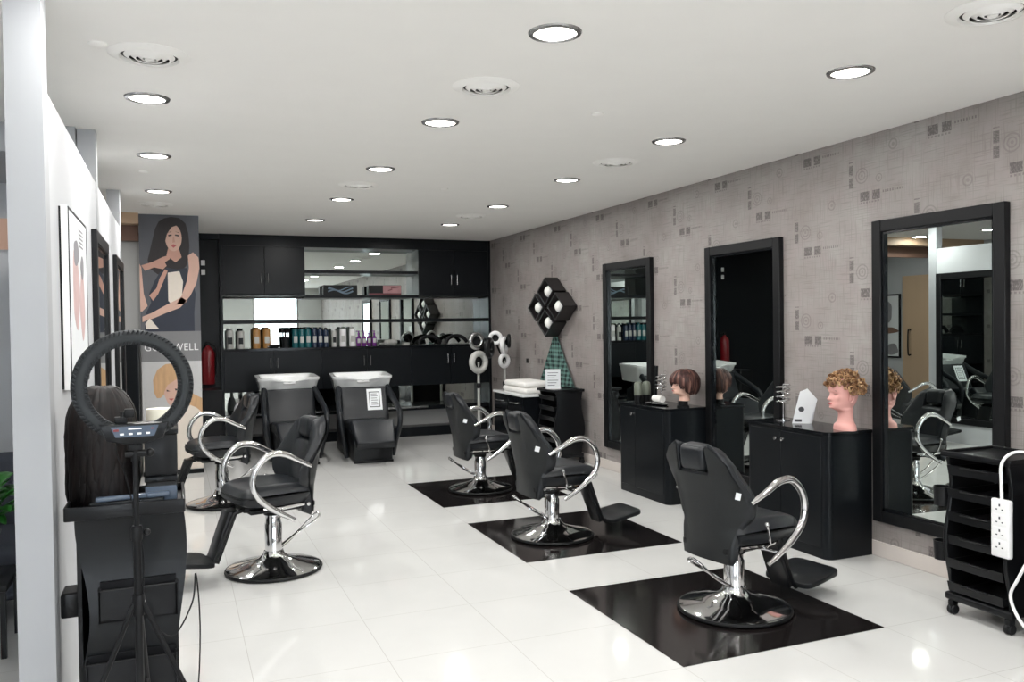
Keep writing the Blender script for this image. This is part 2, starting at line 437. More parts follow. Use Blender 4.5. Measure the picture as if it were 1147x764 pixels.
vl = [((-0.08, 4.04), 'round white louvred air vent above the partition, nearest on the left side'),
      ((1.5, 4.0), 'round white louvred air vent between the two nearest middle downlights'),
      ((3.03, 2.35), 'round white air vent cut by the top right of the picture'),
      ((3.12, 5.55), 'round white air vent in the right row near the wallpapered wall'),
      ((1.49, 7.12), 'round white air vent in the middle row, farther from the camera'),
      ((-0.16, 8.8), 'round white air vent right in front of the banner pillar'),
      ((3.09, 8.77), 'round white air vent in the right row nearest the black cabinets')]
for i, ((x, y), lb) in enumerate(vl):
    t = vp if i == 0 else copy_tree(vp); t.location = (x, y, H); tag(t, lb, 'air vent', 'air vents in the ceiling')
for i, (x, y, lb) in enumerate(((2.3, 4.3, 'small white sprinkler cover beside the second right downlight'), (-0.28, 3.95, 'small white sprinkler cover left of the nearest left vent'), (-0.2, 7.0, 'tiny white sprinkler cover near the far left downlights'), (2.25, 7.1, 'tiny white sprinkler cover between the far middle and right downlights'))):
    MBs = MB().lathe([(0.0001, -0.014), (0.022, -0.012), (0.036, -0.005), (0.038, 0.0)], n=24)
    o = MBs.build('sprinkler_cover', 'ceiling', loc=(x, y, H)); tag(o, lb, 'sprinkler', 'sprinkler covers')

# ------------------------------------------------------------------ floor panels
for i, (y, lb) in enumerate(((3.15, 'glossy black square floor panel under the nearest styling chair'), (4.95, 'glossy black floor panel under the middle right styling chair'), (6.75, 'glossy black floor panel under the farthest right styling chair'))):
    o = MB().box(2.09, 3.28, y, y + 1.17, 0.0, 0.003).build('floor_panel', 'mat', smooth=False)
    tag(o, lb, 'floor mat', 'black floor panels')

# ------------------------------------------------------------------ mirrors
def mirror(name, cy, w, z0, z1, side, label, group, fw=0.075, th=0.045, tilt=0.0, xw=XR):
    s = -1 if side == 'right' else 1
    t = thing(name, label, 'mirror', (xw, cy, z0), 0, group)
    h = z1 - z0; hw = w / 2
    f = MB()
    X0, X1 = sorted((0, s * th))
    for a, b_, c, d_ in ((-hw, -hw + fw, 0, h), (hw - fw, hw, 0, h), (-hw + fw, hw - fw, 0, fw), (-hw + fw, hw - fw, h - fw, h)):
        f.box(X0, X1, a, b_, c, d_, 0.004, 1)
    f.build('frame', 'blkmatte', t)
    # inner bead
    b2 = MB()
    X0, X1 = sorted((0, s * (th - 0.012)))
    for a, b_, c, d_ in ((-hw + fw, -hw + fw + .014, fw, h - fw), (hw - fw - .014, hw - fw, fw, h - fw), (-hw + fw, hw - fw, fw, fw + .014), (-hw + fw, hw - fw, h - fw - .014, h - fw)):
        b2.box(X0, X1, a, b_, c, d_)
    b2.build('inner_bead', 'blkgloss', t)
    g = MB().box(s * 0.012 - 0.002, s * 0.012 + 0.002, -hw + fw, hw - fw, fw, h - fw).build('glass', 'mirror', t, smooth=False)
    if tilt: g.rotation_euler = (0, 0, tilt); g.location = (s * 0.008, 0, 0)
    return t
mirror('wall_mirror', 3.665, 0.94, 0.24, 2.19, 'right', 'tall black framed mirror nearest the camera on the wallpapered wall, beside the tool trolley', 'mirrors on the wallpapered wall', tilt=-0.019)
mirror('wall_mirror', 5.50, 0.95, 0.24, 2.185, 'right', 'tall black framed mirror between the two black cabinets', 'mirrors on the wallpapered wall', tilt=-0.018)
mirror('wall_mirror', 7.33, 0.95, 0.24, 2.18, 'right', 'tall black framed mirror farthest on the wallpapered wall', 'mirrors on the wallpapered wall')
mirror('wall_mirror', 5.75, 0.94, 0.24, 2.13, 'left', 'black framed mirror on the white partition, behind the framed print', 'mirrors on the partition', xw=-0.43, th=0.03)
mirror('wall_mirror', 7.52, 0.94, 0.24, 2.13, 'left', 'black framed mirror at the far end of the white partition', 'mirrors on the partition', xw=-0.43, th=0.03)

# framed print on partition
t = thing('framed_print', 'white framed print with blurred pink faces on the white partition', 'picture', (-0.43, 4.2, 1.31))
MB().box(0, 0.008, -0.365, 0.365, 0.0, 0.75).build('shadow_gap_board', 'blkmatte', t, smooth=False)  # dark board in place of the shadow gap behind the frame
MB().box(0.008, 0.034, -0.37, 0.37, -0.004, 0.754, 0.002, 1).build('frame', 'wplastic', t)
f = MB()
for a, b_, c, d_ in ((-.37, -.362, 0, .75), (.362, .37, 0, .75), (-.362, .362, 0, .008), (-.362, .362, .742, .75)): f.box(0.034, 0.037, a, b_, c, d_)
f.build('frame_edge', 'blkmatte', t, smooth=False)
pr_ = MB().box(0.034, 0.0355, -.355, .355, .01, .74).build('print', 'paper', t, smooth=False)
def blob(mb, y, z, ry, rz, x0, x1, n=24, wob=0.12, seed=0):
    r = random.Random(seed); ph = [r.uniform(0, 6.28) for _ in range(3)]
    pts = [(y + ry * math.cos(a) * (1 + wob * math.sin(3 * a + ph[0])), z + rz * math.sin(a) * (1 + wob * math.sin(2 * a + ph[1]))) for a in [2 * PI * k / n for k in range(n)]]
    mb.prism(pts, 'x', x0, x1); return mb
pinkp = mat('pink_print_tone', (205, 176, 174), 0.6, var=0.2, scale=12); greyp = mat('grey_print_tone', (140, 138, 142), 0.6, var=0.2, scale=12)
blob(blob(MB(), -0.12, 0.42, 0.13, 0.17, 0.0355, 0.0362, seed=3), 0.13, 0.36, 0.1, 0.15, 0.0355, 0.0362, seed=5).build('face_print', pinkp, pr_, smooth=False)
blob(blob(MB(), -0.1, 0.58, 0.1, 0.06, 0.0362, 0.0367, seed=4), 0.14, 0.53, 0.07, 0.05, 0.0362, 0.0367, seed=6).build('hair_print', greyp, pr_, smooth=False)
lt = MB()
for k in range(5): lt.box(0.0355, 0.0361, 0.02, 0.2, 0.62 + k * 0.018, 0.628 + k * 0.018)
lt.build('lettering', greyp, pr_, smooth=False)

# picture in side room, seen in the mirror
t = thing('framed_picture', 'black framed grey abstract picture seen reflected in the nearest mirror', 'picture', (-3.0, 11.43, 0.88))
MB().box(0, 0.03, -0.28, 0.28, 0, 1.12, 0.003, 1).build('frame', 'blkmatte', t)
pp = MB().box(0.03, 0.032, -0.25, 0.25, 0.03, 1.09).build('print', 'paper', t, smooth=False)
blob(MB(), 0.05, 0.82, 0.17, 0.2, 0.032, 0.0326, seed=8).build('print_shape', greyp, pp, smooth=False)
blob(MB(), -0.1, 0.15, 0.14, 0.11, 0.032, 0.0326, seed=9).build('print_shape', greyp, pp, smooth=False)
blob(MB(), 0.0, 0.48, 0.24, 0.06, 0.032, 0.033, seed=10).build('print_shape', 'brown', pp, smooth=False)

# side room door top as a flat panel, orange light put into its colour
t = thing('lit_door_top_panel', 'flat panel standing in for an orange lit door top with dark edge beyond the white column', 'poster', (-1.12, 6.8, 2.13))
MB().box(-0.30, 0.06, -0.012, 0, 0, 0.22).build('print', 'orange', t, smooth=False)
MB().box(0.06, 0.085, -0.02, 0, 0, 0.22).build('frame', 'blkmatte', t, smooth=False)

# ------------------------------------------------------------------ styling chair
def styling_chair():
    t = thing('styling_chair', '', 'salon chair')
    # base
    MB().lathe([(0.285, 0.004), (0.300, 0.006), (0.304, 0.014), (0.300, 0.022), (0.285, 0.024), (0.285, 0.004)], n=48).build('base_rim', 'blkmatte', t)
    base = MB().lathe([(0.286, 0.005), (0.292, 0.024), (0.27, 0.034), (0.18, 0.055), (0.09, 0.085), (0.065, 0.11), (0.06, 0.13), (0.0001, 0.13)], n=48).build('base', 'chrome', t)
    MB().lathe([(0.054, 0.12), (0.054, 0.29), (0.048, 0.30), (0.048, 0.348), (0.0001, 0.348)], n=28).build('hydraulic_column', 'chrome', t)
    # pump lever: two rods forming a long loop to the rear
    pm = MB()
    loop = spline([(-0.02, -0.025, 0.125), (-0.16, -0.035, 0.20), (-0.285, -0.04, 0.30), (-0.305, 0.0, 0.325), (-0.285, 0.04, 0.30), (-0.16, 0.02, 0.22), (-0.03, 0.025, 0.14)], 5)
    pm.tube(loop, 0.0075, 8)
    pm.build('pump_lever', 'chrome', t)
    # under-seat mechanism
    me = MB().cyl((0, 0, 0.345), (0, 0, 0.40), 0.058, n=24).box(-0.17, 0.19, -0.14, 0.14, 0.385, 0.41, 0.005)
    me.box(-0.22, -0.12, -0.16, 0.16, 0.395, 0.43, 0.008).box(0.12, 0.22, -0.10, 0.10, 0.395, 0.43, 0.008)
    me.build('seat_plate', 'blkmatte', t)
    br = MB()
    for s in (-1, 1): br.tube([(-0.14, s * 0.17, 0.42), (0.02, s * 0.19, 0.415), (0.12, s * 0.17, 0.42)], 0.012, 8)
    br.tube([(-0.16, -0.2, 0.42), (-0.16, 0.2, 0.42)], 0.012, 8)
    br.build('seat_brackets', 'chrome', t)
    # seat cushion
    def seat(u, v, top):
        a, b_ = u, v
        return None
    sm = MB()
    N = 20
    def cush(zc, th, hx0, hx1, hy, front_r):
        def P(i, j, sgn):
            u = -1 + 2 * i / N; v = -1 + 2 * j / N
            # rounded-square footprint
            x = u; y = v
            k = (1 - 0.10 * (u * u) * (v * v))
            X_ = ((hx1 - hx0) / 2 * x) * k + (hx0 + hx1) / 2
            wy = hy * (1.0 - 0.10 * max(0, -u)) * k
            Y_ = wy * y
            e = (1 - abs(u) ** 7) * (1 - abs(v) ** 7)
            z = zc + sgn * th / 2 * max(e, 0.0) ** 0.38
            if sgn > 0: z += 0.012 * (abs(v) ** 3) - 0.018 * max(0, u) ** 3 + 0.008 * math.cos(u * 2)
            if sgn < 0: z += 0.02 * max(0, u) ** 2
            return (X_, Y_, z)
        sm.grid(lambda i, j: P(i, j, 1), N + 1, N + 1); sm.grid(lambda i, j: P(i, j, -1), N + 1, N + 1)
    cush(0.495, 0.135, -0.20, 0.29, 0.245, 0)
    so = sm.build('seat', 'leather', t, weld=True, angle=80)
    # piping seam around the seat
    sp = []
    for k in range(48):
        a = 2 * PI * k / 48; c_, s_ = math.cos(a), math.sin(a)
        e = 0.28
        x = (abs(c_) ** e) * (1 if c_ > 0 else -1); y = (abs(s_) ** e) * (1 if s_ > 0 else -1)
        k2 = (1 - 0.10 * x * x * y * y)
        sp.append((0.245 * x * k2 + 0.045, 0.246 * (1 - 0.10 * max(0, -x)) * k2 * y, 0.499))
    MB().tube(sp, 0.0045, 6, closed=True).build('piping', 'blkmatte', so)
    # backrest: front cushion with wings and a notch for the headrest; flat rear shell
    def halfw(z):
        zs = [0.34, 0.42, 0.52, 0.60, 0.66, 0.74, 0.84, 0.92, 0.96]; ws = [0.17, 0.178, 0.20, 0.245, 0.262, 0.255, 0.235, 0.212, 0.195]
        if z <= zs[0]: return ws[0]
        for i in range(len(zs) - 1):
            if z <= zs[i + 1]:
                f = (z - zs[i]) / (zs[i + 1] - zs[i]); f = f * f * (3 - 2 * f)
                return ws[i] + (ws[i + 1] - ws[i]) * f
        return ws[-1]
    def xb(z): return -0.205 - 0.10 * (z - 0.34) / 0.6          # lean of the back
    def ztop(u):
        a = abs(u)
        if a < 0.46: return 0.815
        if a < 0.51: return 0.815 + 0.15 * ((a - 0.46) / 0.05)
        return 0.965 - 0.12 * (max(0.0, a - 0.51) / 0.49) ** 2.4
    def WG(u, z):
        k = math.exp(-((z - 0.64) / 0.17) ** 2)
        return (abs(u) ** 2.6) * (0.012 + 0.125 * k)
    bm_ = MB(); NU, NV = 36, 26
    def BP(i, j, sgn, th):
        u = -1 + 2 * i / NU; v = j / NV
        z = 0.34 + v * (ztop(u) - 0.34)
        w = halfw(z)
        y = u * w
        e = (1 - abs(u) ** 8) * (1 - abs(2 * v - 1) ** 14)
        wing = WG(u, z)
        x = xb(z) + wing
        if sgn > 0: x += th * max(e, 0) ** 0.4
        else: x -= 0.012 * max(e, 0) ** 0.4
        return (x, y, z)
    bm_.grid(lambda i, j: BP(i, j, 1, 0.075), NU + 1, NV + 1)
    bm_.grid(lambda i, j: BP(i, j, -1, 0.075), NU + 1, NV + 1)
    bo = bm_.build('backrest', 'leather', t, weld=True, angle=60)
    sh = MB(); 
    def SP(i, j, off):
        u = (-1 + 2 * i / NU) * 0.93; v = 0.02 + 0.955 * j / NV
        z = 0.34 + v * (ztop(u) - 0.34)
        wing = WG(u, z)
        return (xb(z) + wing - 0.012 - off, u * halfw(z), z)
    sh.grid(lambda i, j: SP(i, j, 0.006), NU + 1, NV + 1); sh.grid(lambda i, j: SP(i, j, -0.004), NU + 1, NV + 1)
    sh.build('rear_shell', 'leatherback', bo, angle=60)
    hr = MB().box(-0.318, -0.212, -0.088, 0.088, 0.818, 0.955, 0.034, 5, rot=Matrix.Rotation(-0.10, 3, 'Y'))
    ho = hr.build('headrest', 'leather', t, angle=70)
    MB().cyl((-0.275, -0.04, 0.79), (-0.278, -0.04, 0.84), 0.006).cyl((-0.275, 0.04, 0.79), (-0.278, 0.04, 0.84), 0.006).build('headrest_post', 'chrome', ho)
    # brand tag on the wing
    MB().box(-0.262, -0.226, -0.2605, -0.257, 0.70, 0.735, 0.0, rot=Matrix.Rotation(0.3, 3, 'Y')).build('tag', 'paper', t, smooth=False)
    # arms: polished tubes looping round from backrest to under the seat
    for s in (-1, 1):
        pts = spline([(-0.155, s * 0.262, 0.67), (-0.06, s * 0.276, 0.72), (0.03, s * 0.282, 0.765), (0.12, s * 0.285, 0.765), (0.195, s * 0.285, 0.70), (0.222, s * 0.285, 0.61), (0.195, s * 0.285, 0.525), (0.125, s * 0.282, 0.455), (0.045, s * 0.278, 0.40), (-0.04, s * 0.272, 0.35)], 6)
        n = len(pts)
        rr = [0.012 + 0.008 * min(1, min(i, n - 1 - i) / 10) for i in range(n)]
        MB().tube(pts, rr, 14, flat=0.9).build('armrest', 'chrome', t)
        MB().tube([(0.035, s * 0.275, 0.40), (0.02, s * 0.2, 0.405), (0.0, s * 0.12, 0.40)], 0.009, 8).build('armrest_bracket', 'chrome', t)
    # recline lever
    lv = MB().tube([(0.0, -0.225, 0.42), (-0.015, -0.262, 0.45), (-0.045, -0.268, 0.545)], 0.006, 8); lv.ball((-0.047, -0.268, 0.552), 0.0115)
    lv.build('recline_lever', 'chrome', t)
    # leg rest bracket + foot plate
    fr = MB()
    for s in (-1, 1):
        fr.tube([(0.17, s * 0.075, 0.425), (0.27, s * 0.07, 0.395), (0.385, s * 0.065, 0.13), (0.42, s * 0.065, 0.10)], 0.015, 8)
    fr.prism([(0.24, 0.41), (0.30, 0.41), (0.405, 0.115), (0.365, 0.10)], 'y', -0.07, 0.07, 0.006)
    fo = fr.build('footrest_arm', 'plastic', t)
    n = 24; pts = []
    for k in range(n):
        a = 2 * PI * k / n; e = 0.35
        pts.append((0.545 + 0.145 * (abs(math.cos(a)) ** e) * (1 if math.cos(a) > 0 else -1), 0.165 * (abs(math.sin(a)) ** e) * (1 if math.sin(a) > 0 else -1)))
    fp = MB().prism(pts, 'z', -0.014, 0.014, 0.005)
    for v in fp.b.verts: v.co.z += 0.115 + (v.co.x - 0.385) * 0.16
    fpo = fp.build('foot_plate', 'greyplastic', t)
    return t
chair = styling_chair()
CH = [((2.76, 3.67), 10, 'black styling chair nearest the camera on the right, facing the nearest wall mirror'),
      ((2.53, 5.50), 3, 'black styling chair in the middle of the three on the right, with small white tag'),
      ((2.64, 7.34), 2, 'black styling chair farthest on the right, in front of the white topped counter'),
      ((0.56, 5.49), 194, 'black styling chair on the left side nearer the camera, facing the partition'),
      ((0.36, 7.74), 188, 'black styling chair on the left side farther back, half hidden behind another chair')]
DZ = (-0.035, -0.03, -0.03, 0.015, 0.015)
for i, ((x, y), a, lb) in enumerate(CH):
    o = chair if i == 0 else copy_tree(chair)
    o.location = (x, y, 0.003 if i < 3 else 0); o.rotation_euler = (0, 0, math.radians(a))
    tag(o, lb, 'salon chair', 'chrome armed styling chairs')
    for k in [k for k in bpy.data.objects if k.parent == o]:
        if k.name.split('.')[0] not in ('base', 'base_rim', 'hydraulic_column', 'pump_lever'): k.location.z = DZ[i]
        if k.name.split('.')[0] == 'hydraulic_column': k.scale.z = 1 + DZ[i] * 2

# ------------------------------------------------------------------ shampoo units
def wash_unit():
    t = thing('shampoo_unit', '', 'shampoo chair')      # user faces -y; base origin under the seat front
    MB().prism([(-0.22, 0.02), (0.95, 0.02), (0.95, 0.34), (-0.14, 0.34), (-0.22, 0.28)], 'x', -0.22, 0.22, 0.012).build('base', 'greyplastic', t)
    MB().box(-0.225, 0.225, -0.245, -0.20, 0.0, 0.03, 0.006).build('kick_plate', 'blkmatte', t)
    MB().box(-0.245, 0.245, -0.16, 0.38, 0.33, 0.45, 0.035, 4).build('seat', 'leather', t, angle=70)
    # back: inclined pad
    R = Matrix.Rotation(-0.42, 3, 'X')
    MB().box(-0.285, 0.285, 0.33, 0.44, 0.40, 0.84, 0.03, 4, rot=R, ctr=(0, 0.38, 0.42)).build('backrest', 'leather', t, angle=70)
    # leg rest: thick pad hinged at seat front
    R2 = Matrix.Rotation(-0.62, 3, 'X')
    MB().prism([(-0.235, -0.17), (0.235, -0.17), (0.21, 0.17), (-0.21, 0.17)], 'z', -0.055, 0.055, 0.02, 3)
    lp = MB().prism([(-0.21, -0.19), (0.21, -0.19), (0.25, 0.19), (-0.25, 0.19)], 'z', -0.055, 0.055, 0.025, 3)
    for v in lp.b.verts: v.co = Matrix.Rotation(0.66, 3, 'X') @ v.co + Vector((0, -0.29, 0.335))
    lp.build('leg_rest', 'leather', t, angle=70)
    for s in (-1, 1):
        path = spline([(s * 0.295, 0.55, 0.80), (s * 0.325, 0.36, 0.70), (s * 0.345, 0.10, 0.60), (s * 0.345, -0.04, 0.52), (s * 0.335, -0.06, 0.40), (s * 0.30, 0.0, 0.22), (s * 0.27, 0.05, 0.04)], 6)
        MB().tube(path, [0.045] * 8 + [0.038] * (len(path) - 8), 12, flat=0.8).build('armrest', 'leather', t, angle=80)
    for s in (-1, 1): MB().prism([(0.30, 0.03), (0.95, 0.03), (0.95, 0.60), (0.62, 0.74), (0.42, 0.60)], 'x', *sorted((s * 0.245, s * 0.285)), 0.008).build('side_panel', 'blkmatte', t)
    MB().box(-0.20, 0.20, 0.56, 0.95, 0.34, 0.74, 0.03, 3).build('pedestal', 'blkmatte', t)
    # basin : lofted bowl, tilted toward the user
    b = MB(); NA = 56
    def ring(hx, hy, z, yc=0.0, dip=0.0, p=0.22):
        out = []
        for k in range(NA):
            a = 2 * PI * k / NA; c_, s_ = math.cos(a), math.sin(a)
            x = hx * (abs(c_) ** p) * (1 if c_ > 0 else -1); y = hy * (abs(s_) ** p) * (1 if s_ > 0 else -1) + yc
            zz = z
            if s_ < 0: zz -= dip * math.exp(-(x / 0.07) ** 4) * min(1, -s_ * 1.5)
            out.append(Vector((x, y, zz)))
        return out
    R = [ring(0.30, 0.23, 0.0, 0.03), ring(0.308, 0.24, 0.008, 0.025), ring(0.355, 0.26, 0.20, 0, 0.0), ring(0.368, 0.275, 0.212, 0, 0.02), ring(0.368, 0.275, 0.24, 0, 0.05),
         ring(0.33, 0.262, 0.245, 0, 0.055), ring(0.31, 0.24, 0.235, 0, 0.05), ring(0.29, 0.22, 0.20, 0, 0.02), ring(0.22, 0.16, 0.07, 0.02), ring(0.05, 0.05, 0.05, 0.03), ring(0.001, 0.001, 0.05, 0.03)]
    vs = [[b.b.verts.new(p) for p in r] for r in R]
    for i in range(len(vs) - 1):
        for k in range(NA): b.b.faces.new((vs[i][k], vs[i][(k + 1) % NA], vs[i + 1][(k + 1) % NA], vs[i + 1][k]))
    b.b.faces.new(vs[0][::-1])
    for v in b.b.verts: v.co = Matrix.Rotation(0.05, 3, 'X') @ v.co + Vector((0, 0.80, 0.715))
    bo = b.build('basin', 'ceramic', t, angle=60)
    # neck rest pad in the dip
    nk = MB().box(-0.075, 0.075, 0.515, 0.575, 0.863, 0.898, 0.018, 4); nk.build('neck_rest', 'wplastic', bo)
    return t
w1 = wash_unit(); w1.location = (2.09, 9.58, 0); w1.rotation_euler = (0, 0, -0.07)
tag(w1, 'black shampoo chair with white basin and a paper sign on its backrest', 'shampoo chair', 'shampoo chairs')
w2 = copy_tree(w1); w2.location = (1.27, 9.75, 0); w2.rotation_euler = (0, 0, 0.0)
tag(w2, 'black shampoo chair with white basin, left one, partly behind a styling chair', 'shampoo chair', 'shampoo chairs')

# ------------------------------------------------------------------ back wall cabinets
YF = 11.3; YM = 11.62
def door_pair(t, x0, x1, z0, z1, yf, hx, hz0, hz1, pull='z'):
    xm = (x0 + x1) / 2
    for k, (a, b_) in enumerate(((x0, xm - 0.0015), (xm + 0.0015, x1))):
        dd = MB().box(a + 0.002, b_ - 0.002, yf - 0.018, yf, z0 + 0.003, z1 - 0.003, 0.002, 1).build('door', 'blk', t)
        hx_ = xm + (-hx if k == 0 else hx)
        h = MB().tube([(hx_, yf - 0.018, hz0), (hx_, yf - 0.04, hz0 + 0.005), (hx_, yf - 0.04, hz1 - 0.005), (hx_, yf - 0.018, hz1)], 0.006, 8).build('handle', 'steel', dd)
for (x0, x1, lb) in ((0.58, 1.62, 'black two door wall cabinet at the top left of the back wall'), (3.18, 4.22, 'black two door wall cabinet at the top right of the back wall')):
    t = thing('wall_cabinet', lb, 'cabinet', (0, 0, 0), 0, 'upper cabinets on the back wall')
    t.location = (x0, YF, 1.97); w = x1 - x0
    MB().box(0, w, 0.0, 0.43, 0, 0.65).build('body', 'blk', t, smooth=False)
    door_pair(t, 0, w, 0.02, 0.65, 0.0, 0.045, 0.16, 0.30)
for i, (x0, x1, lb) in enumerate(((0.58, 1.82, 'black two door base cabinet under the counter, left, behind a shampoo chair'), (1.82, 3.05, 'black two door base cabinet under the counter, middle'), (3.05, 4.22, 'black two door base cabinet under the counter, right, behind the hood dryers'))):
    t = thing('base_cabinet', lb, 'cabinet', (x0, YF, 0.72), 0, 'lower cabinets on the back wall')
    w = x1 - x0
    MB().box(0, w, 0.0, 0.43, 0, 0.53).build('body', 'blk', t, smooth=False)
    door_pair(t, 0, w, 0.0, 0.53, 0.0, 0.045, 0.30, 0.44)
def one(name, mb, m, label, cat, group=None, smooth=False):
    return tag(mb.build(name, m, smooth=smooth), label, cat, group)
one('cabinet_side_panel', MB().box(0.545, 0.58, 11.28, YB, 0, H), 'blk', 'tall black end panel at the left of the back wall cabinets', 'panel')
one('cabinet_side_panel', MB().box(4.22, XR, 11.28, YB, 0, H), 'blk', 'tall black end panel where the cabinets meet the wallpaper', 'panel')
one('cabinet_fascia', MB().box(0.58, 4.22, 11.29, YB, 2.62, H), 'blk', 'long black fascia board between the upper cabinets and the ceiling', 'fascia')
one('back_counter', MB().box(0.58, 4.22, 11.27, YB, 1.25, 1.285), 'blkgloss', 'long black counter under the bottles along the back wall', 'counter')
one('shelf_board', MB().box(0.58, 4.22, 11.29, YM, 1.61, 1.655), 'blk', 'long black shelf board above the bottles', 'shelf', 'shelf boards of the back wall unit')
one('shelf_board', MB().box(1.62, 3.18, 11.29, YM, 1.945, 1.985), 'blk', 'black shelf board carrying the two cartons', 'shelf', 'shelf boards of the back wall unit')
one('shelf_board', MB().box(1.62, 3.18, 11.32, YM, 2.28, 2.32), 'blk', 'short black shelf board above the two cartons', 'shelf', 'shelf boards of the back wall unit')
one('back_mirror', MB().box(0.58, 4.22, YM, YM + 0.008, 1.285, 1.945), 'mirror', 'long low mirror behind the bottles on the back wall', 'mirror')
one('back_mirror', MB().box(1.62, 3.18, YM, YM + 0.008, 1.985, 2.62), 'mirror', 'upper mirror between the two wall cabinets', 'mirror')
one('back_mirror', MB().box(0.58, 4.22, YM, YM + 0.008, 0.43, 0.72), 'mirror', 'low mirror in the open niche beneath the base cabinets', 'mirror')
one('niche_shelf', MB().box(0.58, 4.22, 11.32, YM, 0.37, 0.43), 'blkgloss', 'low black shelf with a chrome edge beneath the base cabinets', 'shelf')
one('shelf_edge_strip', MB().box(0.58, 3.3, 11.31, 11.318, 0.40, 0.425), 'steel', 'bright metal strip along the low niche shelf', 'trim')
one('low_back_panel', MB().box(0.58, 4.22, YM, YM + 0.01, 0.13, 0.37), 'grey', 'pale panel below the low niche shelf', 'panel')
one('plinth', MB().box(0.58, 4.22, 11.33, YB, 0, 0.13), 'blk', 'black plinth at the foot of the back wall cabinets', 'plinth')
for x, lb in ((1.40, 'black upright between the lower niches behind the shampoo chairs, left'), (2.62, 'black upright between the lower niches beside the shampoo chairs, middle')):
    one('niche_upright', MB().box(x, x + 0.03, 11.32, YM, 0.43, 0.72), 'blk', lb, 'panel')

# bottles on the counter
def bottle(x, r, h, m, cap, capm, label, shape='cyl', y=11.45, z=1.285, group='bottles on the back counter'):
    t = thing('bottle', label, 'bottle', (x, y, z), 0, group)
    if shape == 'cyl': pr = [(r, 0), (r, h * 0.92), (r * 0.9, h * 0.97), (r * 0.45, h)]
    else: pr = [(r * 0.92, 0), (r, h * 0.05), (r, h * 0.62), (r * 0.85, h * 0.74), (r * 0.35, h * 0.82), (r * 0.35, h)]
    MB().lathe(pr + [(0.0001, h)], n=20).build('body', m, t)
    MB().box(-r * 0.6, r * 0.6, -r * 1.0 - 0.001, -r * 0.75, h * 0.25, h * 0.6, 0.003, 1).build('bottle_label', 'silver' if m not in ('silver',) else 'greyplastic', t)
    if cap == 'pump':
        c = MB().cyl((0, 0, h), (0, 0, h + 0.03), 0.006).cyl((0, 0, h - 0.012), (0, 0, h + 0.012), r * 0.42); c.box(-0.035, 0.012, -0.008, 0.008, h + 0.028, h + 0.04, 0.003)
        c.build('pump', capm, t)
    else:
        MB().lathe([(r * 0.55, h), (r * 0.55, h + cap), (0.0001, h + cap)], n=16).build('cap', capm, t)
    return t
BL = [(0.665, .048, .25, 'silver', .02, 'silver', 'tall silver bottle, first from the left end of the back counter'),
      (0.80, .046, .235, 'silver', .03, 'blkmatte', 'silver bottle with black cap, second from the left end of the counter'),
      (1.00, .05, .26, 'gold', .02, 'gold', 'amber bottle, left one of the amber pair'),
      (1.13, .05, .26, 'gold', .02, 'gold', 'amber bottle, right one of the amber pair'),
      (1.50, .042, .255, 'teal', .02, 'blkmatte', 'teal bottle, leftmost of the teal ones'),
      (1.585, .042, .25, 'teal', .02, 'blkmatte', 'teal bottle, second of the teal ones'),
      (1.67, .042, .255, 'teal', .02, 'teal', 'teal bottle, third of the teal ones'),
      (1.755, .038, .25, 'navy', .02, 'navy', 'navy bottle right beside the teal bottles'),
      (1.83, .038, .25, 'navy', .02, 'navy', 'navy bottle, second of the navy ones'),
      (1.905, .040, .24, 'navy', .02, 'blkmatte', 'navy bottle nearest the white tubs'),
      (2.02, .036, .22, 'silver', .025, 'wplastic', 'slim silver bottle right of the navy bottles'),
      (2.14, .046, .25, 'wplastic', .02, 'olive', 'white bottle, left one of the white pair'),
      (2.27, .044, .25, 'wplastic', .02, 'silver', 'white bottle, right one of the white pair')]
for (x, r, h, m, cp, cm, lb) in BL: bottle(x, r, h, m, cp, cm, lb)
for x, lb in ((2.355, 'purple pump bottle, leftmost of four'), (2.43, 'purple pump bottle, second of four'), (2.50, 'purple pump bottle, third of four'), (2.575, 'purple pump bottle, rightmost of four')):
    bottle(x, .032, .17, 'purple', 'pump', 'purple', lb, 'neck')
# small black jar with brushes
t = thing('brush_jar', 'black jar with round brushes between the amber and teal bottles', 'jar', (1.375, 11.47, 1.285))
MB().lathe([(0.045, 0), (0.05, 0.14), (0.046, 0.14), (0.042, 0.01), (0.0001, 0.01)], n=20).build('jar', 'greyplastic', t)
for k in range(4):
    a = k * 1.6; MB().cyl((0.01 * math.cos(a), 0.01 * math.sin(a), 0.02), (0.035 * math.cos(a), 0.03 * math.sin(a), 0.22), 0.006).cyl((0.036 * math.cos(a), 0.03 * math.sin(a), 0.2), (0.045 * math.cos(a), 0.04 * math.sin(a), 0.27), 0.02).build('brush', 'blkmatte', t)
t = thing('hair_clipper', 'black hair clipper lying on the counter beside the amber bottles', 'clipper', (1.22, 11.40, 1.285), 0.3)
MB().box(-0.07, 0.07, -0.022, 0.022, 0, 0.045, 0.015, 3).build('body', 'blkmatte', t); MB().box(-0.095, -0.07, -0.02, 0.02, 0.008, 0.03, 0.004).build('blade', 'steel', t)
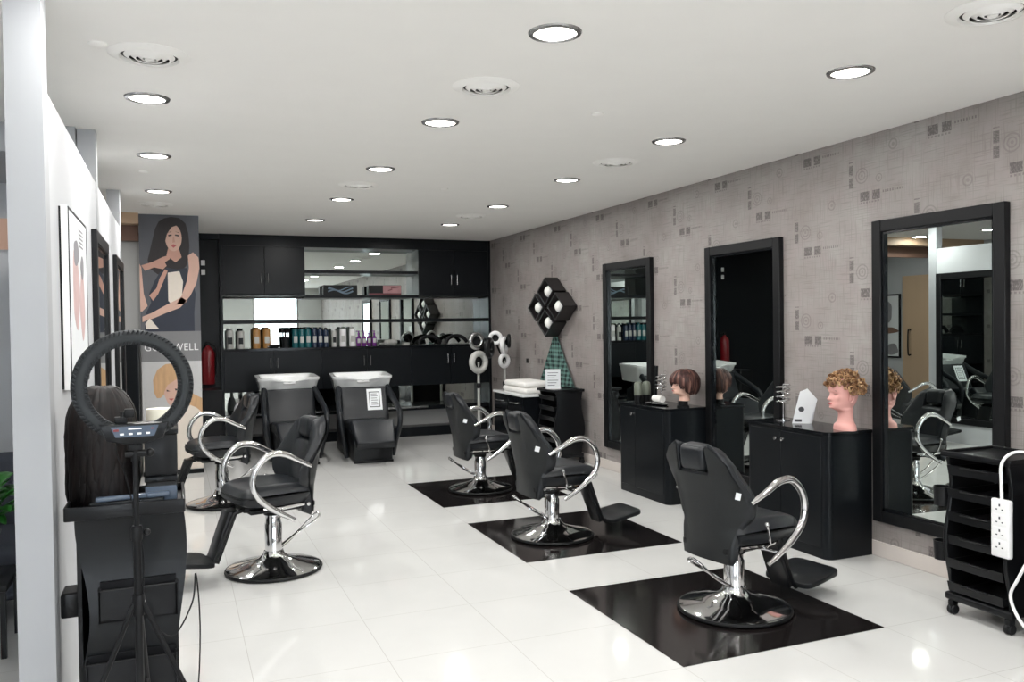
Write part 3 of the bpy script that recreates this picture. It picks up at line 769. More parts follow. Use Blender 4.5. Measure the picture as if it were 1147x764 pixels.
# dryers on the counter
def handheld_dryer(name, label, loc, rz, tilt=0, m='blkmatte'):
    t = thing(name, label, 'hair dryer', loc, rz)
    b = MB().lathe([(0.02, -0.10), (0.036, -0.09), (0.042, -0.03), (0.036, 0.05), (0.025, 0.10), (0.022, 0.10), (0.02, 0.09), (0.0001, 0.09)], (0, 0, 0.045), 20, 'x').build('barrel', m, t)
    MB().lathe([(0.025, 0.10), (0.028, 0.12), (0.026, 0.15), (0.012, 0.15), (0.0001, 0.15)], (0, 0, 0.045), 16, 'x').build('nozzle', 'greyplastic', t)
    MB().tube([(-0.04, 0.02, 0.04), (-0.06, 0.09, 0.024), (-0.07, 0.15, 0.02)], [0.02, 0.018, 0.016], 12).build('handle', m, t)
    return t
handheld_dryer('hair_dryer', 'grey hair dryer lying on the counter right of the purple bottles', (2.80, 11.42, 1.285), 0.4, m='silver')
def headband(x, lb, ry):
    t = MB().tube(spline([(-0.16, 0, 0.0), (-0.12, 0, 0.07), (0, 0.01, 0.105), (0.1, 0, 0.075), (0.16, 0, 0.01)], 6), 0.017, 10, flat=1.6).build('curved_handle_brush', 'blkmatte', loc=(x, 11.45, 1.30))
    return tag(t, lb, 'brush')
headband(3.38, 'black curved styling tool on the counter, left of two', 0); headband(3.78, 'black curved styling tool on the counter nearest the wallpapered wall', 0)
one('soap_dish', MB().lathe([(0.05, 0), (0.06, 0.035), (0.05, 0.035), (0.0001, 0.012)], (3.02, 11.43, 1.285), 24), 'silver', 'small silver dish on the counter beside the grey hair dryer', 'dish', smooth=True)
# cartons
t = thing('carton', 'black carton with blue grey swirl print on the upper shelf', 'box', (1.88, 11.40, 1.985), 0, 'cartons on the upper shelf')
bx = MB().box(0, 0.46, 0, 0.14, 0, 0.14, 0.003, 1).build('box', 'blkmatte', t)
sw = MB(); 
for k in range(3): sw.tube([(0.06 + 0.34 * i / 12, -0.0005, 0.05 + 0.02 * k + 0.025 * math.sin(i * 0.55 + k)) for i in range(13)], 0.011 - 0.002 * k, 6, flat=0.1)
sw.build('swirl_print', 'bluebox', bx)
t = thing('carton', 'carton with dark left half and pink front with a red stroke on the upper shelf', 'box', (2.5, 11.40, 1.985), 0, 'cartons on the upper shelf')
bx = MB().box(0, 0.46, 0, 0.14, 0, 0.14, 0.003, 1).build('box', 'blkmatte', t)
MB().box(0.2, 0.455, -0.0015, 0, 0.03, 0.135).build('front_print', 'pinkbox', bx, smooth=False)
MB().box(0.0, 0.455, -0.0015, 0, 0.004, 0.03).build('front_stripe', 'darkred', bx, smooth=False)
MB().tube([(0.27, -0.003, 0.065), (0.33, -0.003, 0.085), (0.31, -0.003, 0.10), (0.42, -0.003, 0.115)], 0.005, 6).build('red_stroke', 'darkred', bx)

# ------------------------------------------------------------------ fire extinguisher + dark cupboard at recess
t = thing('fire_extinguisher', 'red fire extinguisher hanging on the black recess beside the banner pillar', 'fire extinguisher', (0.39, 11.36, 0.84))
MB().lathe([(0.07, 0), (0.078, 0.02), (0.078, 0.40), (0.06, 0.45), (0.03, 0.48), (0.022, 0.50), (0.0001, 0.50)], n=24).build('cylinder', 'red', t)
MB().box(-0.02, 0.02, -0.02, 0.02, 0.49, 0.53, 0.004).box(-0.02, 0.08, -0.01, 0.01, 0.53, 0.545, 0.003).build('valve', 'blkmatte', t)
MB().tube(spline([(0.02, 0, 0.51), (0.09, 0, 0.48), (0.095, 0, 0.3), (0.09, 0, 0.12)], 6), 0.01, 8).build('hose', 'blkmatte', t)
MB().box(-0.03, 0.03, 0.075, 0.09, 0.3, 0.52).build('wall_bracket', 'blkmatte', t, smooth=False)
t = thing('low_cupboard', 'low dark cupboard beside the banner pillar', 'cupboard', (0.30, 10.75, 0))
MB().box(0, 0.22, 0, 0.45, 0.03, 0.80, 0.004, 1).build('body', 'greyplastic', t)
MB().box(0.005, 0.215, -0.016, 0, 0.04, 0.79, 0.002, 1).build('door', 'blkmatte', t)
t = thing('white_canister', 'white upright canister on the floor between cupboard and shampoo chair', 'canister', (0.72, 11.0, 0))
MB().lathe([(0.06, 0), (0.065, 0.02), (0.065, 0.45), (0.045, 0.56), (0.02, 0.60), (0.0001, 0.6)], n=20).build('body', 'wplastic', t)
MB().lathe([(0.02, 0.6), (0.022, 0.66), (0.0001, 0.66)], n=12).build('cap', 'silver', t)
t = thing('wall_switch', 'small white double switch high on the black recess', 'switch', (0.33, 11.45, 2.25))
for z in (0, 0.12): MB().box(0, 0.05, -0.01, 0, z, z + 0.07, 0.004).build('rocker', 'wplastic', t)

# tall dark locker just past the partition
t = thing('dark_locker', 'narrow black cupboard past the end of the white partition', 'cupboard', (-0.57, 9.33, 0))
MB().box(0, 0.22, 0, 0.4, 0.02, 1.44, 0.004, 1).build('body', 'blk', t)
MB().box(0.005, 0.215, -0.016, 0, 0.03, 1.43, 0.002, 1).build('door', 'blk', t)

# ------------------------------------------------------------------ banner on pillar
t = thing('advertising_banner', 'tall banner on the pillar showing a dark haired woman above a blonde woman', 'banner', (-0.33, 9.56, 0))
bw = 0.59
def flat(mb_pts, y, th=0.0008):
    m = MB()
    for pts in mb_pts: m.prism(pts, 'y', -y - th, -y)
    return m
def ell(cx_, cz, rx, rz, n=22, a0=0, a1=2 * PI): return [(cx_ + rx * math.cos(a0 + (a1 - a0) * k / n), cz + rz * math.sin(a0 + (a1 - a0) * k / n)) for k in range(n)]
darkbg = mat('banner_slate', (86, 88, 94), 0.6, var=0.25, scale=3); midg = mat('banner_mid_grey', (122, 122, 124), 0.6, var=0.04)
palebg = mat('banner_pale', (190, 190, 190), 0.6, var=0.04); bskin = mat('banner_skin', (205, 168, 152), 0.6, var=0.12, scale=8)
bskin2 = mat('banner_skin_deep', (190, 146, 130), 0.6, var=0.12, scale=8); bdress = mat('banner_navy_dress', (38, 44, 58), 0.6, var=0.15, scale=6)
bhair = mat('banner_dark_hair', (34, 28, 30), 0.6, var=0.3, scale=30, stretch=(1, 1, .1)); bblond = mat('banner_blonde_hair', (196, 158, 118), 0.6, var=0.25, scale=30, stretch=(1, 1, .2))
bcream = mat('banner_cream', (222, 212, 200), 0.6, var=0.04); 
MB().box(0, bw, -0.004, 0, 1.53, 2.765).build('upper_picture', darkbg, t, smooth=False)
MB().box(0, bw, -0.004, 0, 1.21, 1.53).build('name_strip', midg, t, smooth=False)
MB().box(0, bw, -0.004, 0, 0.05, 1.21).build('lower_picture', palebg, t, smooth=False)
# px->banner : x = (px-155)/67*0.59 ; z = 2.765-(py-239)/133*1.235
def bp(*pp):   # local pixel coordinates in a 67 x 133 frame
    return [(max(0.0, min(bw, x / 67 * bw)), 2.765 - y / 133 * 1.235) for x, y in pp]
up = bpy.data.objects['upper_picture']
flat([bp((28, 4), (36, 2), (45, 3), (52, 9), (55, 20), (56, 34), (55, 48), (52, 58), (46, 64), (38, 66), (30, 62), (28, 68), (20, 68), (12, 62), (9, 52), (12, 40), (15, 28), (18, 16), (22, 8))], 0.004).build('long_hair', bhair, up, smooth=False)
flat([bp((12, 100), (10, 90), (16, 76), (22, 66), (30, 60), (42, 62), (52, 60), (58, 70), (62, 90), (60, 112), (60, 133), (4, 133), (6, 112))], 0.0048).build('dress', bdress, up, smooth=False)
flat([bp((31, 66), (44, 64), (48, 76), (46, 96), (36, 104), (31, 98))], 0.0056).build('white_panel', bcream, up, smooth=False)
flat([bp((54, 46), (60, 42), (66, 48), (67, 60), (63, 78), (56, 92), (48, 102), (40, 102), (46, 92), (52, 76), (55, 60)),
      bp((2, 116), (12, 112), (30, 102), (46, 94), (52, 98), (44, 106), (28, 112), (14, 118), (2, 122)),
      bp((2, 60), (4, 90), (8, 104), (2, 110), (0, 110), (0, 56))], 0.0064).build('arm', bskin, up, smooth=False)
flat([bp((2, 58), (14, 54), (26, 48), (32, 46), (34, 50), (28, 54), (30, 58), (26, 62), (16, 60), (6, 64)),
      bp((18, 84), (22, 72), (28, 62), (31, 64), (26, 76), (20, 90), (14, 98), (10, 92))], 0.0064).build('hand', bskin2, up, smooth=False)
flat([bp((30, 46), (32, 38), (44, 38), (47, 48), (40, 54))], 0.0058).build('neck', bskin2, up, smooth=False)
flat([[(x, z) for x, z in ell(38.2 / 67 * bw, 2.765 - 26 / 133 * 1.235, 0.082, 0.142)]], 0.0064).build('face', bskin, up, smooth=False)
flat([bp((29.5, 14), (34, 8), (42, 7), (46, 12), (41, 12), (36, 14), (31, 22), (29, 30), (28.5, 20))], 0.0072).build('fringe', bhair, up, smooth=False)
for e in (bp((32, 23), (36, 22), (36.5, 23.5), (33, 24.5)), bp((40, 22), (44.5, 22.5), (44, 24.3), (40, 23.5))): flat([e], 0.0072).build('eye', bhair, up, smooth=False)
for e in (bp((32, 20), (36, 18.6), (36, 19.6)), bp((40, 18.6), (45, 20), (44.5, 20.6))): flat([e], 0.0072).build('eyebrow', bhair, up, smooth=False)
flat([bp((35, 34.5), (38, 33.2), (41.5, 34.5), (38, 37.5))], 0.0072).build('lips', 'lip', up, smooth=False)
flat([bp((37.6, 25), (38.8, 25), (40, 31), (37, 31.5))], 0.0070).build('nose', bskin2, up, smooth=False)
flat([bp((10, 118), (15, 124), (20, 130), (6, 130), (5, 124))], 0.0072).build('emblem', bcream, up, smooth=False)
# lettering
cu = bpy.data.curves.new('letters', 'FONT'); cu.body = 'GOLDWELL'; cu.size = 0.125; cu.extrude = 0.0008; cu.align_x = 'CENTER'; cu.space_character = 1.05
to = bpy.data.objects.new('lettering_tmp', cu); C.objects.link(to)
dg = bpy.context.evaluated_depsgraph_get(); me = bpy.data.meshes.new_from_object(to.evaluated_get(dg))
bpy.data.objects.remove(to)
xs = [v.co.x for v in me.vertices]; sx = 0.53 / (max(xs) - min(xs))
for v in me.vertices: v.co = Vector((v.co.x * sx + bw / 2 + 0.0, -0.0055 - v.co.z, v.co.y * 0.88 + 1.325))
me.materials.append(M['wplastic']); lo = bpy.data.objects.new('lettering', me); C.objects.link(lo); lo.parent = t
# lower picture : blonde woman looking down
lo_p = bpy.data.objects['lower_picture']
def lp_(*pp): return [(max(0.0, min(bw, x / 67 * bw)), 1.21 - y / 120 * 1.16) for x, y in pp]
flat([lp_((13, 34), (12, 20), (17, 9), (26, 3), (36, 2), (45, 6), (50, 14), (52, 26), (56, 36), (67, 42), (67, 58), (58, 54), (48, 46), (40, 34), (30, 26), (24, 36), (20, 40), (16, 40))], 0.004).build('blonde_hair', bblond, lo_p, smooth=False)
flat([lp_((25, 24), (36, 18), (45, 24), (45, 36), (40, 47), (33, 51), (28, 46), (24, 36))], 0.0048).build('face', bskin, lo_p, smooth=False)
flat([lp_((0, 120), (0, 70), (14, 56), (34, 50), (46, 46), (60, 52), (67, 58), (67, 120))], 0.0052).build('cream_coat', bcream, lo_p, smooth=False)
flat([lp_((20, 22), (30, 14), (42, 16), (48, 22), (38, 20), (28, 26), (24, 34))], 0.0058).build('fringe', bblond, lo_p, smooth=False)
for e in (lp_((27, 31), (31, 33), (27, 33)), lp_((36, 30), (41, 31), (37, 32.5))): flat([e], 0.0058).build('eye', bhair, lo_p, smooth=False)
flat([lp_((29, 41), (35, 41), (32, 43.5))], 0.0058).build('lips', 'lip', lo_p, smooth=False)

# ------------------------------------------------------------------ station cabinets
def station(y0, y1, h, label, knobs, xf=3.87):
    t = thing('station_cabinet', label, 'cabinet', (xf, y0, 0), 0, 'black station cabinets')
    D = XR - 0.014 - xf; W = y1 - y0; r = 0.05
    def outline(o):
        pts = [(D, -o), (D, W + o)]
        for k in range(7):
            a = PI / 2 + PI / 2 * k / 6; pts.append((r - o + (r) * math.cos(a) * 1.0, W - r + o + r * math.sin(a)))
        for k in range(7):
            a = PI + PI / 2 * k / 6; pts.append((r - o + r * math.cos(a), r - o + r * math.sin(a)))
        return pts
    MB().prism(outline(0.0), 'z', 0.0, h - 0.022).build('body', 'blk', t)
    MB().prism(outline(0.008), 'z', h - 0.022, h, 0.002, 1).build('top', 'blkgloss', t)
    ym = knobs[0]
    for k, (a, b_) in enumerate(((0.055, ym - 0.002), (ym + 0.002, W - 0.055))):
        dd = MB().box(-0.005, -0.0005, a, b_, 0.07, h - 0.035, 0.002, 1).build('door', 'blk', t)
        ky = ym - 0.035 if k == 0 else ym + 0.035
        if knobs[1] == 1 and k == 0: continue
        MB().lathe([(0.006, 0.0), (0.006, -0.012), (0.014, -0.018), (0.012, -0.026), (0.0001, -0.028)], (-0.005, ky, h - 0.09), 16, 'x').build('knob', 'steel', dd)
    return t
station(4.17, 4.99, 0.83, 'black two door station cabinet carrying the curly blond mannequin head', (0.44, 2))
station(6.0, 6.83, 0.82, 'black station cabinet carrying the bobbed mannequin head, farther from the camera', (0.52, 1), xf=3.84)

# ------------------------------------------------------------------ mannequin heads (face towards +x)
def lerp_table(T, z):
    if z <= T[0][0]: return T[0][1:]
    for a, b_ in zip(T, T[1:]):
        if z <= b_[0]:
            f = (z - a[0]) / (b_[0] - a[0]); return tuple(p + (q - p) * f for p, q in zip(a[1:], b_[1:]))
    return T[-1][1:]
HT = [  # z, half width, front, back, centre x
    (0.000, 0.098, 0.060, 0.062, -0.01), (0.030, 0.090, 0.058, 0.060, -0.01), (0.052, 0.062, 0.050, 0.054, -0.012), (0.085, 0.050, 0.044, 0.050, -0.014),
    (0.118, 0.049, 0.046, 0.052, -0.012), (0.135, 0.052, 0.070, 0.058, -0.006), (0.148, 0.050, 0.092, 0.064, 0.0), (0.165, 0.056, 0.094, 0.074, 0.0), (0.185, 0.063, 0.088, 0.086, 0),
    (0.210, 0.069, 0.089, 0.095, 0), (0.235, 0.073, 0.087, 0.100, 0), (0.262, 0.076, 0.094, 0.103, 0), (0.290, 0.075, 0.092, 0.102, 0), (0.315, 0.068, 0.080, 0.092, 0),
    (0.338, 0.053, 0.060, 0.072, 0), (0.352, 0.032, 0.036, 0.045, -0.003), (0.358, 0.0005, 0.0005, 0.0005, -0.005)]
def smooth_table(T):
    pts = [Vector((a[0], a[1], a[2])) for a in T]; p2 = [Vector((a[3], a[4], 0)) for a in T]
    s1, s2 = spline(pts, 4), spline(p2, 4)
    return [(p.x, max(p.y, 0.0005), max(p.z, 0.0005), max(q.x, 0.0005), q.y) for p, q in zip(s1, s2)]
HTS = smooth_table(HT)
def head_mesh(z0=0.0):
    b = MB(); NA = 56; rows = []
    for (z, w, f, bk, cx_) in HTS:
        if z < z0: continue
        row = []
        for k in range(NA):
            a = 2 * PI * k / NA; c_, s_ = math.cos(a), math.sin(a)
            d = f if c_ > 0 else bk
            x = cx_ + d * c_; y = w * s_
            an = math.atan2(s_, c_)
            g = lambda za, sz, aa, sa: math.exp(-((z - za) / sz) ** 2) * math.exp(-((an - aa) / sa) ** 2)
            r = 0
            r += 0.012 * g(0.232, 0.014, 0, 0.16) + 0.028 * g(0.207, 0.013, 0, 0.15)      # nose bridge and tip
            r += 0.006 * g(0.200, 0.007, 0.17, 0.09) + 0.006 * g(0.200, 0.007, -0.17, 0.09)
            r -= 0.012 * (g(0.238, 0.012, 0.42, 0.2) + g(0.238, 0.012, -0.42, 0.2))          # eye sockets
            r += 0.005 * (g(0.237, 0.006, 0.42, 0.13) + g(0.237, 0.006, -0.42, 0.13))         # lids
            r += 0.005 * (g(0.256, 0.008, 0.42, 0.25) + g(0.256, 0.008, -0.42, 0.25))         # brow
            r += 0.008 * g(0.178, 0.0045, 0, 0.24) + 0.007 * g(0.169, 0.0045, 0, 0.2)           # lips
            r -= 0.004 * g(0.1735, 0.002, 0, 0.26) + 0.005 * g(0.159, 0.005, 0, 0.25)
            r += 0.006 * g(0.148, 0.009, 0, 0.3)                                              # chin
            r += 0.004 * (g(0.215, 0.018, 0.85, 0.25) + g(0.215, 0.018, -0.85, 0.25))         # cheeks
            row.append(b.b.verts.new((x + r * c_, y + r * s_, z)))
        rows.append(row)
    for i in range(len(rows) - 1):
        for k in range(NA): b.b.faces.new((rows[i][k], rows[i][(k + 1) % NA], rows[i + 1][(k + 1) % NA], rows[i + 1][k]))
    b.b.faces.new(rows[0][::-1]); b.b.faces.new(rows[-1])
    return b
def hair_point(a, phi, vol):
    cx_, cz = -0.006, 0.262
    rx = (0.094 if math.cos(a) > 0 else 0.103) + vol; ry = 0.077 + vol; rz = 0.098 + vol
    return Vector((cx_ + rx * math.sin(phi) * math.cos(a), ry * math.sin(phi) * math.sin(a), cz + rz * math.cos(phi)))
def mannequin(label, loc, rz, skin, style, tilt=0.0, clamp=True):
    t = thing('mannequin_head', label, 'mannequin head', loc, rz)
    z0 = 0.0 if style == 'curly' else 0.062
    hb = head_mesh(z0).build('head', skin, t, angle=80)
    ea = MB()
    for s in (-1, 1):
        ring = [( -0.008 + 0.013 * math.cos(q), s * (0.078 + 0.006 * math.sin(q * 2)), 0.218 + 0.029 * math.sin(q)) for q in [2 * PI * k / 16 for k in range(16)]]
        ea.tube(ring, 0.005, 8, closed=True); ea.ball((-0.006, s * 0.075, 0.216), (0.011, 0.006, 0.023), 10, 8)
    ea.build('ear', skin, hb)
    ey = MB()
    for s in (-1, 1):
        ey.tube([(0.076, s * 0.022, 0.2365), (0.0745, s * 0.030, 0.2345), (0.069, s * 0.040, 0.2365), (0.063, s * 0.047, 0.2385)], 0.0022, 6)
        ey.tube([(0.089, s * 0.018, 0.257), (0.086, s * 0.032, 0.262), (0.076, s * 0.046, 0.260)], 0.0022, 6)
    ey.build('eyelash', 'lash', hb)
    MB().tube([(0.093, -0.020, 0.1735), (0.1005, -0.008, 0.1765), (0.102, 0, 0.175), (0.1005, 0.008, 0.1765), (0.093, 0.020, 0.1735)], [0.002, 0.0045, 0.0055, 0.0045, 0.002], 8).build('lips', 'lip', hb)
    if clamp:
        MB().lathe([(0.058, 0.0), (0.058, 0.012), (0.045, 0.02), (0.045, 0.062), (0.0001, 0.065)], n=24).build('stand_base', 'blkmatte', t)
    rr = random.Random(11)
    h = MB(); h2 = MB()
    if style == 'curly':
        cap = MB()
        cap.grid(lambda i, j: hair_point(2 * PI * i / 30, 0.02 + (1.30 if math.cos(2 * PI * i / 30) > 0.2 else 1.62) * j / 12, 0.004), 30, 13, True); cap.build('hair_cap', 'blond', hb)
        for k in range(170):
            a = rr.uniform(0, 2 * PI); lim = 1.28 if math.cos(a) > 0.3 else 1.75
            phi = math.acos(1 - rr.random() * (1 - math.cos(lim)))
            c = hair_point(a, phi, 0.008 + rr.random() * 0.024)
            n_ = (c - Vector((-0.006, 0, 0.262))).normalized()
            ax = Vector((rr.uniform(-1, 1), rr.uniform(-1, 1), rr.uniform(-0.5, 0.5))); ax = (ax - n_ * ax.dot(n_) * 0.5).normalized()
            e1 = ax.orthogonal().normalized(); e2 = ax.cross(e1)
            R_ = rr.uniform(0.010, 0.018); turns = rr.uniform(0.8, 1.3)
            pts = [c + e1 * R_ * math.cos(q) + e2 * R_ * math.sin(q) + ax * (q * 0.0028) for q in [turns * 2 * PI * i / 10 for i in range(11)]]
            (h if k % 3 else h2).tube(pts, [0.0015] + [rr.uniform(0.0035, 0.0055)] * 9 + [0.0015], 5, flat=1.6)
    elif style == 'bob':
        cap = MB()
        cap.grid(lambda i, j: hair_point(2 * PI * i / 36, 0.02 + (1.0 if math.cos(2 * PI * i / 36) > 0.5 else 1.9) * j / 12, 0.010), 36, 13, True); cap.build('hair_cap', 'brownhair', hb)
        for k in range(300):
            a = rr.uniform(-PI, PI); ca = math.cos(a)
            if ca > 0.6: zend = rr.uniform(0.245, 0.268) ; mx = 1.25
            elif ca > 0.15: zend = rr.uniform(0.19, 0.235); mx = 1.5
            else: zend = rr.uniform(0.13, 0.16) + 0.05 * max(0, ca + 0.3) ; mx = 1.6
            vol = 0.018 + rr.random() * 0.018 + (0.014 if ca < 0.3 else 0)
            pts = [hair_point(a + 0.05 * math.sin(p * 3 + k), p, vol * min(1, 0.55 + p)) for p in [0.05 + (mx - 0.05) * i / 7 for i in range(8)]]
            last = pts[-1]; n2 = 4
            for i in range(1, n2 + 1):
                f = i / n2; tuck = -0.20 * f * f if ca < 0.3 else 0
                q = Vector((last.x * (1 + tuck), last.y * (1 + tuck * 0.8), last.z + (zend - last.z) * f)); 
                if last.z > zend: pts.append(q)
            (h if (k % 5 or style == 'long') else h2).tube(pts, [0.004] + [0.0075] * (len(pts) - 2) + [0.002], 5, flat=1.7)
    else:
        cap = MB()
        cap.grid(lambda i, j: hair_point(2 * PI * i / 36, 0.02 + (1.0 if math.cos(2 * PI * i / 36) > 0.5 else 1.9) * j / 12, 0.010), 36, 13, True); cap.build('hair_cap', 'darkhair', hb)
        for k in range(340):
            a = rr.uniform(-PI, PI); ca = math.cos(a)
            if ca > 0.62: continue
            zend = rr.uniform(-0.02, 0.05)
            vol = 0.014 + rr.random() * 0.02
            pts = [hair_point(a, p, vol * min(1, 0.6 + p)) for p in [0.05 + 1.5 * i / 7 for i in range(8)]]
            last = pts[-1]
            for i in range(1, 8):
                f = i / 7; pts.append(Vector((last.x * (1 - 0.12 * f) + 0.006 * math.sin(f * 7 + k), last.y * (1 + 0.05 * f) + 0.006 * math.cos(f * 6 + k), last.z + (zend - last.z) * f)))
            (h if (k % 5 or style == 'long') else h2).tube(pts, [0.004] + [0.0075] * (len(pts) - 2) + [0.002], 5, flat=1.8)
    ho = h.build('hair', {'curly': 'blond', 'bob': 'brownhair', 'long': 'darkhair'}[style], hb, angle=80, normals=True)
    if style != 'long': h2.build('hair_highlights', {'curly': 'blondlight', 'bob': 'brownlight'}[style], hb, angle=80)
    return t
mannequin('pink vinyl mannequin head with short curly blond hair on the nearer black cabinet', (4.07, 4.24, 0.83), math.radians(168), 'skinpink', 'curly', clamp=False)
mh = mannequin('mannequin head with brown highlighted bob haircut on the farther black cabinet', (4.06, 6.09, 0.82), math.radians(172), 'skin', 'bob')
mh.scale = (0.95, 0.95, 0.82)
mh = mannequin('dark long haired mannequin head on the black trolley behind the ring light', (-0.262, 3.53, 0.89), math.radians(70), 'skin', 'long'); mh.scale = (1.03, 1.03, 1.15)

# dryer holders: chrome spirals
def spiral_holder(label, loc, group='spiral dryer holders'):
    t = thing('dryer_holder', label, 'dryer holder', loc, 0, group)
    MB().lathe([(0.05, 0), (0.05, 0.008), (0.0001, 0.008)], n=24).build('foot', 'chrome', t)
    MB().cyl((0, 0.0, 0.006), (0, 0.0, 0.26), 0.005).build('post', 'chrome', t)
    pts = [(0.048 * math.cos(q) - 0.0, 0.048 * math.sin(q), 0.12 + 0.035 * q / (2 * PI)) for q in [2 * PI * k / 16 for k in range(16 * 4)]]
    MB().tube([(0, 0, 0.12)] + pts + [(0, 0, 0.26)], 0.0055, 8).build('spiral', 'chrome', t)
    return t
spiral_holder('chrome spiral hair dryer holder on the nearer black cabinet by the white sign', (4.10, 4.86, 0.83))
spiral_holder('chrome spiral hair dryer holder on the farther black cabinet', (4.08, 6.47, 0.82))
# hair dryer silhouettes in holder A : a hair iron standing
t = thing('hair_straightener', 'slim grey hair straightener standing upright in the farther spiral holder', 'hair straightener', (4.08, 6.56, 0.82))
MB().box(-0.012, 0.012, -0.016, 0.0, 0.0, 0.34, 0.004, 2, rot=Matrix.Rotation(0.10, 3, 'X')).build('arm', 'greyplastic', t)
MB().box(-0.012, 0.012, 0.004, 0.02, 0.0, 0.34, 0.004, 2, rot=Matrix.Rotation(0.05, 3, 'X')).build('arm', 'blkmatte', t)
# white folded sign
t = thing('folded_sign', 'white folded card sign with small grey marks on the nearer black cabinet', 'sign', (4.08, 4.63, 0.83), math.radians(-38))
ca = MB().prism([(-0.075, 0.0), (0.045, 0.0), (0.095, 0.17), (0.03, 0.245), (-0.02, 0.225)], 'y', -0.012, -0.008).build('front_leaf', 'paper', t, smooth=False)
MB().prism([(-0.06, 0.0), (0.06, 0.0), (0.095, 0.17), (0.03, 0.245), (-0.01, 0.225)], 'y', 0.0, 0.004).build('rear_leaf', 'paper', t, smooth=False)
mk = MB().prism(ell(-0.012, 0.10, 0.020, 0.018, 12), 'y', -0.013, -0.012); mk.box(-0.058, -0.01, -0.013, -0.012, 0.012, 0.03)
mk.build('printed_mark', 'ink', ca, smooth=False)
# items on cabinet A
for i, (y, lb) in enumerate(((6.76, 'grey green jar with black base on the farther cabinet, right one'), (6.80, ''))):
    pass
def jar(x, y, z, lb):
    t = thing('product_jar', lb, 'jar', (x, y, z), 0, 'grey green jars')
    MB().lathe([(0.036, 0), (0.038, 0.06), (0.0001, 0.06)], n=24).build('base', 'blkmatte', t)
    MB().lathe([(0.037, 0.06), (0.039, 0.07), (0.039, 0.15), (0.034, 0.175), (0.015, 0.185), (0.0001, 0.185)], n=24).build('body', 'olive', t)
jar(3.99, 6.72, 0.82, 'grey green jar with black base, left one on the farther cabinet')
jar(4.09, 6.74, 0.82, 'grey green jar with black base, right one on the farther cabinet')
t = thing('oval_tray', 'oval steel tray on the farther cabinet before the bobbed head', 'tray', (3.98, 6.38, 0.82))
def ovalrow(hx, hy, z): return [(hx * math.cos(2 * PI * k / 32), hy * math.sin(2 * PI * k / 32), z) for k in range(32)]
tr = MB(); rows = [[tr.b.verts.new(p) for p in ovalrow(*r)] for r in ((0.06, 0.13, 0.0), (0.075, 0.15, 0.012), (0.078, 0.153, 0.014), (0.07, 0.145, 0.010), (0.055, 0.12, 0.003))]
for i in range(4):
    for k in range(32): tr.b.faces.new((rows[i][k], rows[i][(k + 1) % 32], rows[i + 1][(k + 1) % 32], rows[i + 1][k]))
tr.b.faces.new(rows[0][::-1]); tr.b.faces.new(rows[4]); tr.build('dish', 'steel', t)
t = thing('towel_roll', 'small rolled white towel on the farther cabinet behind the tray', 'towel', (4.04, 6.45, 0.834 + 0.0))
MB().cyl((0, -0.07, 0.030), (0, 0.07, 0.030), 0.030, n=20).build('roll', 'towel', t)
t = thing('comb', 'thin dark comb lying on the oval tray', 'comb', (3.97, 6.32, 0.826), 0.2)
cm_ = MB().box(-0.006, 0.006, -0.08, 0.08, 0.0, 0.004); [cm_.box(0.006, 0.018, -0.078 + 0.008 * k, -0.075 + 0.008 * k, 0.0, 0.003) for k in range(20)]
cm_.build('comb_body', 'blkmatte', t, smooth=False)

# ------------------------------------------------------------------ cube sculpture
def cube_box(y, z, lb):
    t = thing('cube_wall_light', lb, 'wall light', (XR - 0.012, y, z), 0, 'black cube wall lights')
    s = 0.118; d_ = 0.17; th = 0.016; KY = 1.38
    m = MB(); R = Matrix.Rotation(PI / 4, 3, 'X')
    for (y0, y1, z0, z1) in ((-s, s, -s, -s + th), (-s, s, s - th, s), (-s, -s + th, -s, s), (s - th, s, -s, s)): m.box(-d_, 0, y0, y1, z0, z1)
    m.box(-0.01, 0.0, -s, s, -s, s)
    for v in m.b.verts: v.co = R @ v.co; v.co.y *= KY
    m.build('open_cube', 'cubeshell', t, smooth=False)
    e = MB()
    for (y0, y1, z0, z1) in ((-s, s, -s, -s + .006), (-s, s, s - .006, s), (-s, -s + .006, -s, s), (s - .006, s, -s, s)): e.box(-d_ - 0.002, -d_, y0, y1, z0, z1)
    for v in e.b.verts: v.co = R @ v.co; v.co.y *= KY
    e.build('front_edge', 'greyplastic', t, smooth=False)
    MB().ball((-0.10, 0, 0), 0.072, 24, 16).build('globe', 'bulb', t)
cy0 = 8.98
cube_box(cy0, 1.94, 'black cube wall light with white globe, topmost of the diamond cluster')
cube_box(cy0 + 0.285, 1.755, 'black cube wall light with white globe, left one of the diamond cluster')
cube_box(cy0 - 0.285, 1.755, 'black cube wall light with white globe, right one of the diamond cluster')
cube_box(cy0, 1.57, 'black cube wall light with white globe, lowest of the diamond cluster')

# checked cape hanging below the cubes
ck = MB()
def CP(i, j):
    u = -1 + 2 * i / 30; v = j / 16
    w = 0.05 + ((0.60 if u > 0 else 0.52) - 0.05) * v ** 1.05
    if v > 0.75 and u < 0: w *= 1.0
    return (4.228 + 0.012 * math.cos(u * 15) * (0.3 + v) - 0.0, 9.03 - u * w, 1.42 - 0.66 * v - 0.02 * abs(u) * v)
ck.grid(CP, 31, 17)
co = ck.build('checked_cape', 'check', angle=80, normals=False)
sd = co.modifiers.new('thickness', 'SOLIDIFY'); sd.thickness = 0.004
tag(co, 'green checked cloth cape fanning out from a hook under the black cube lights', 'cape')
hk = MB().tube([(XR, 9.03, 1.43), (4.21, 9.03, 1.43), (4.205, 9.03, 1.455)], 0.008, 8).build('hook', 'steel'); tag(hk, 'small steel hook holding the green checked cape', 'hook')

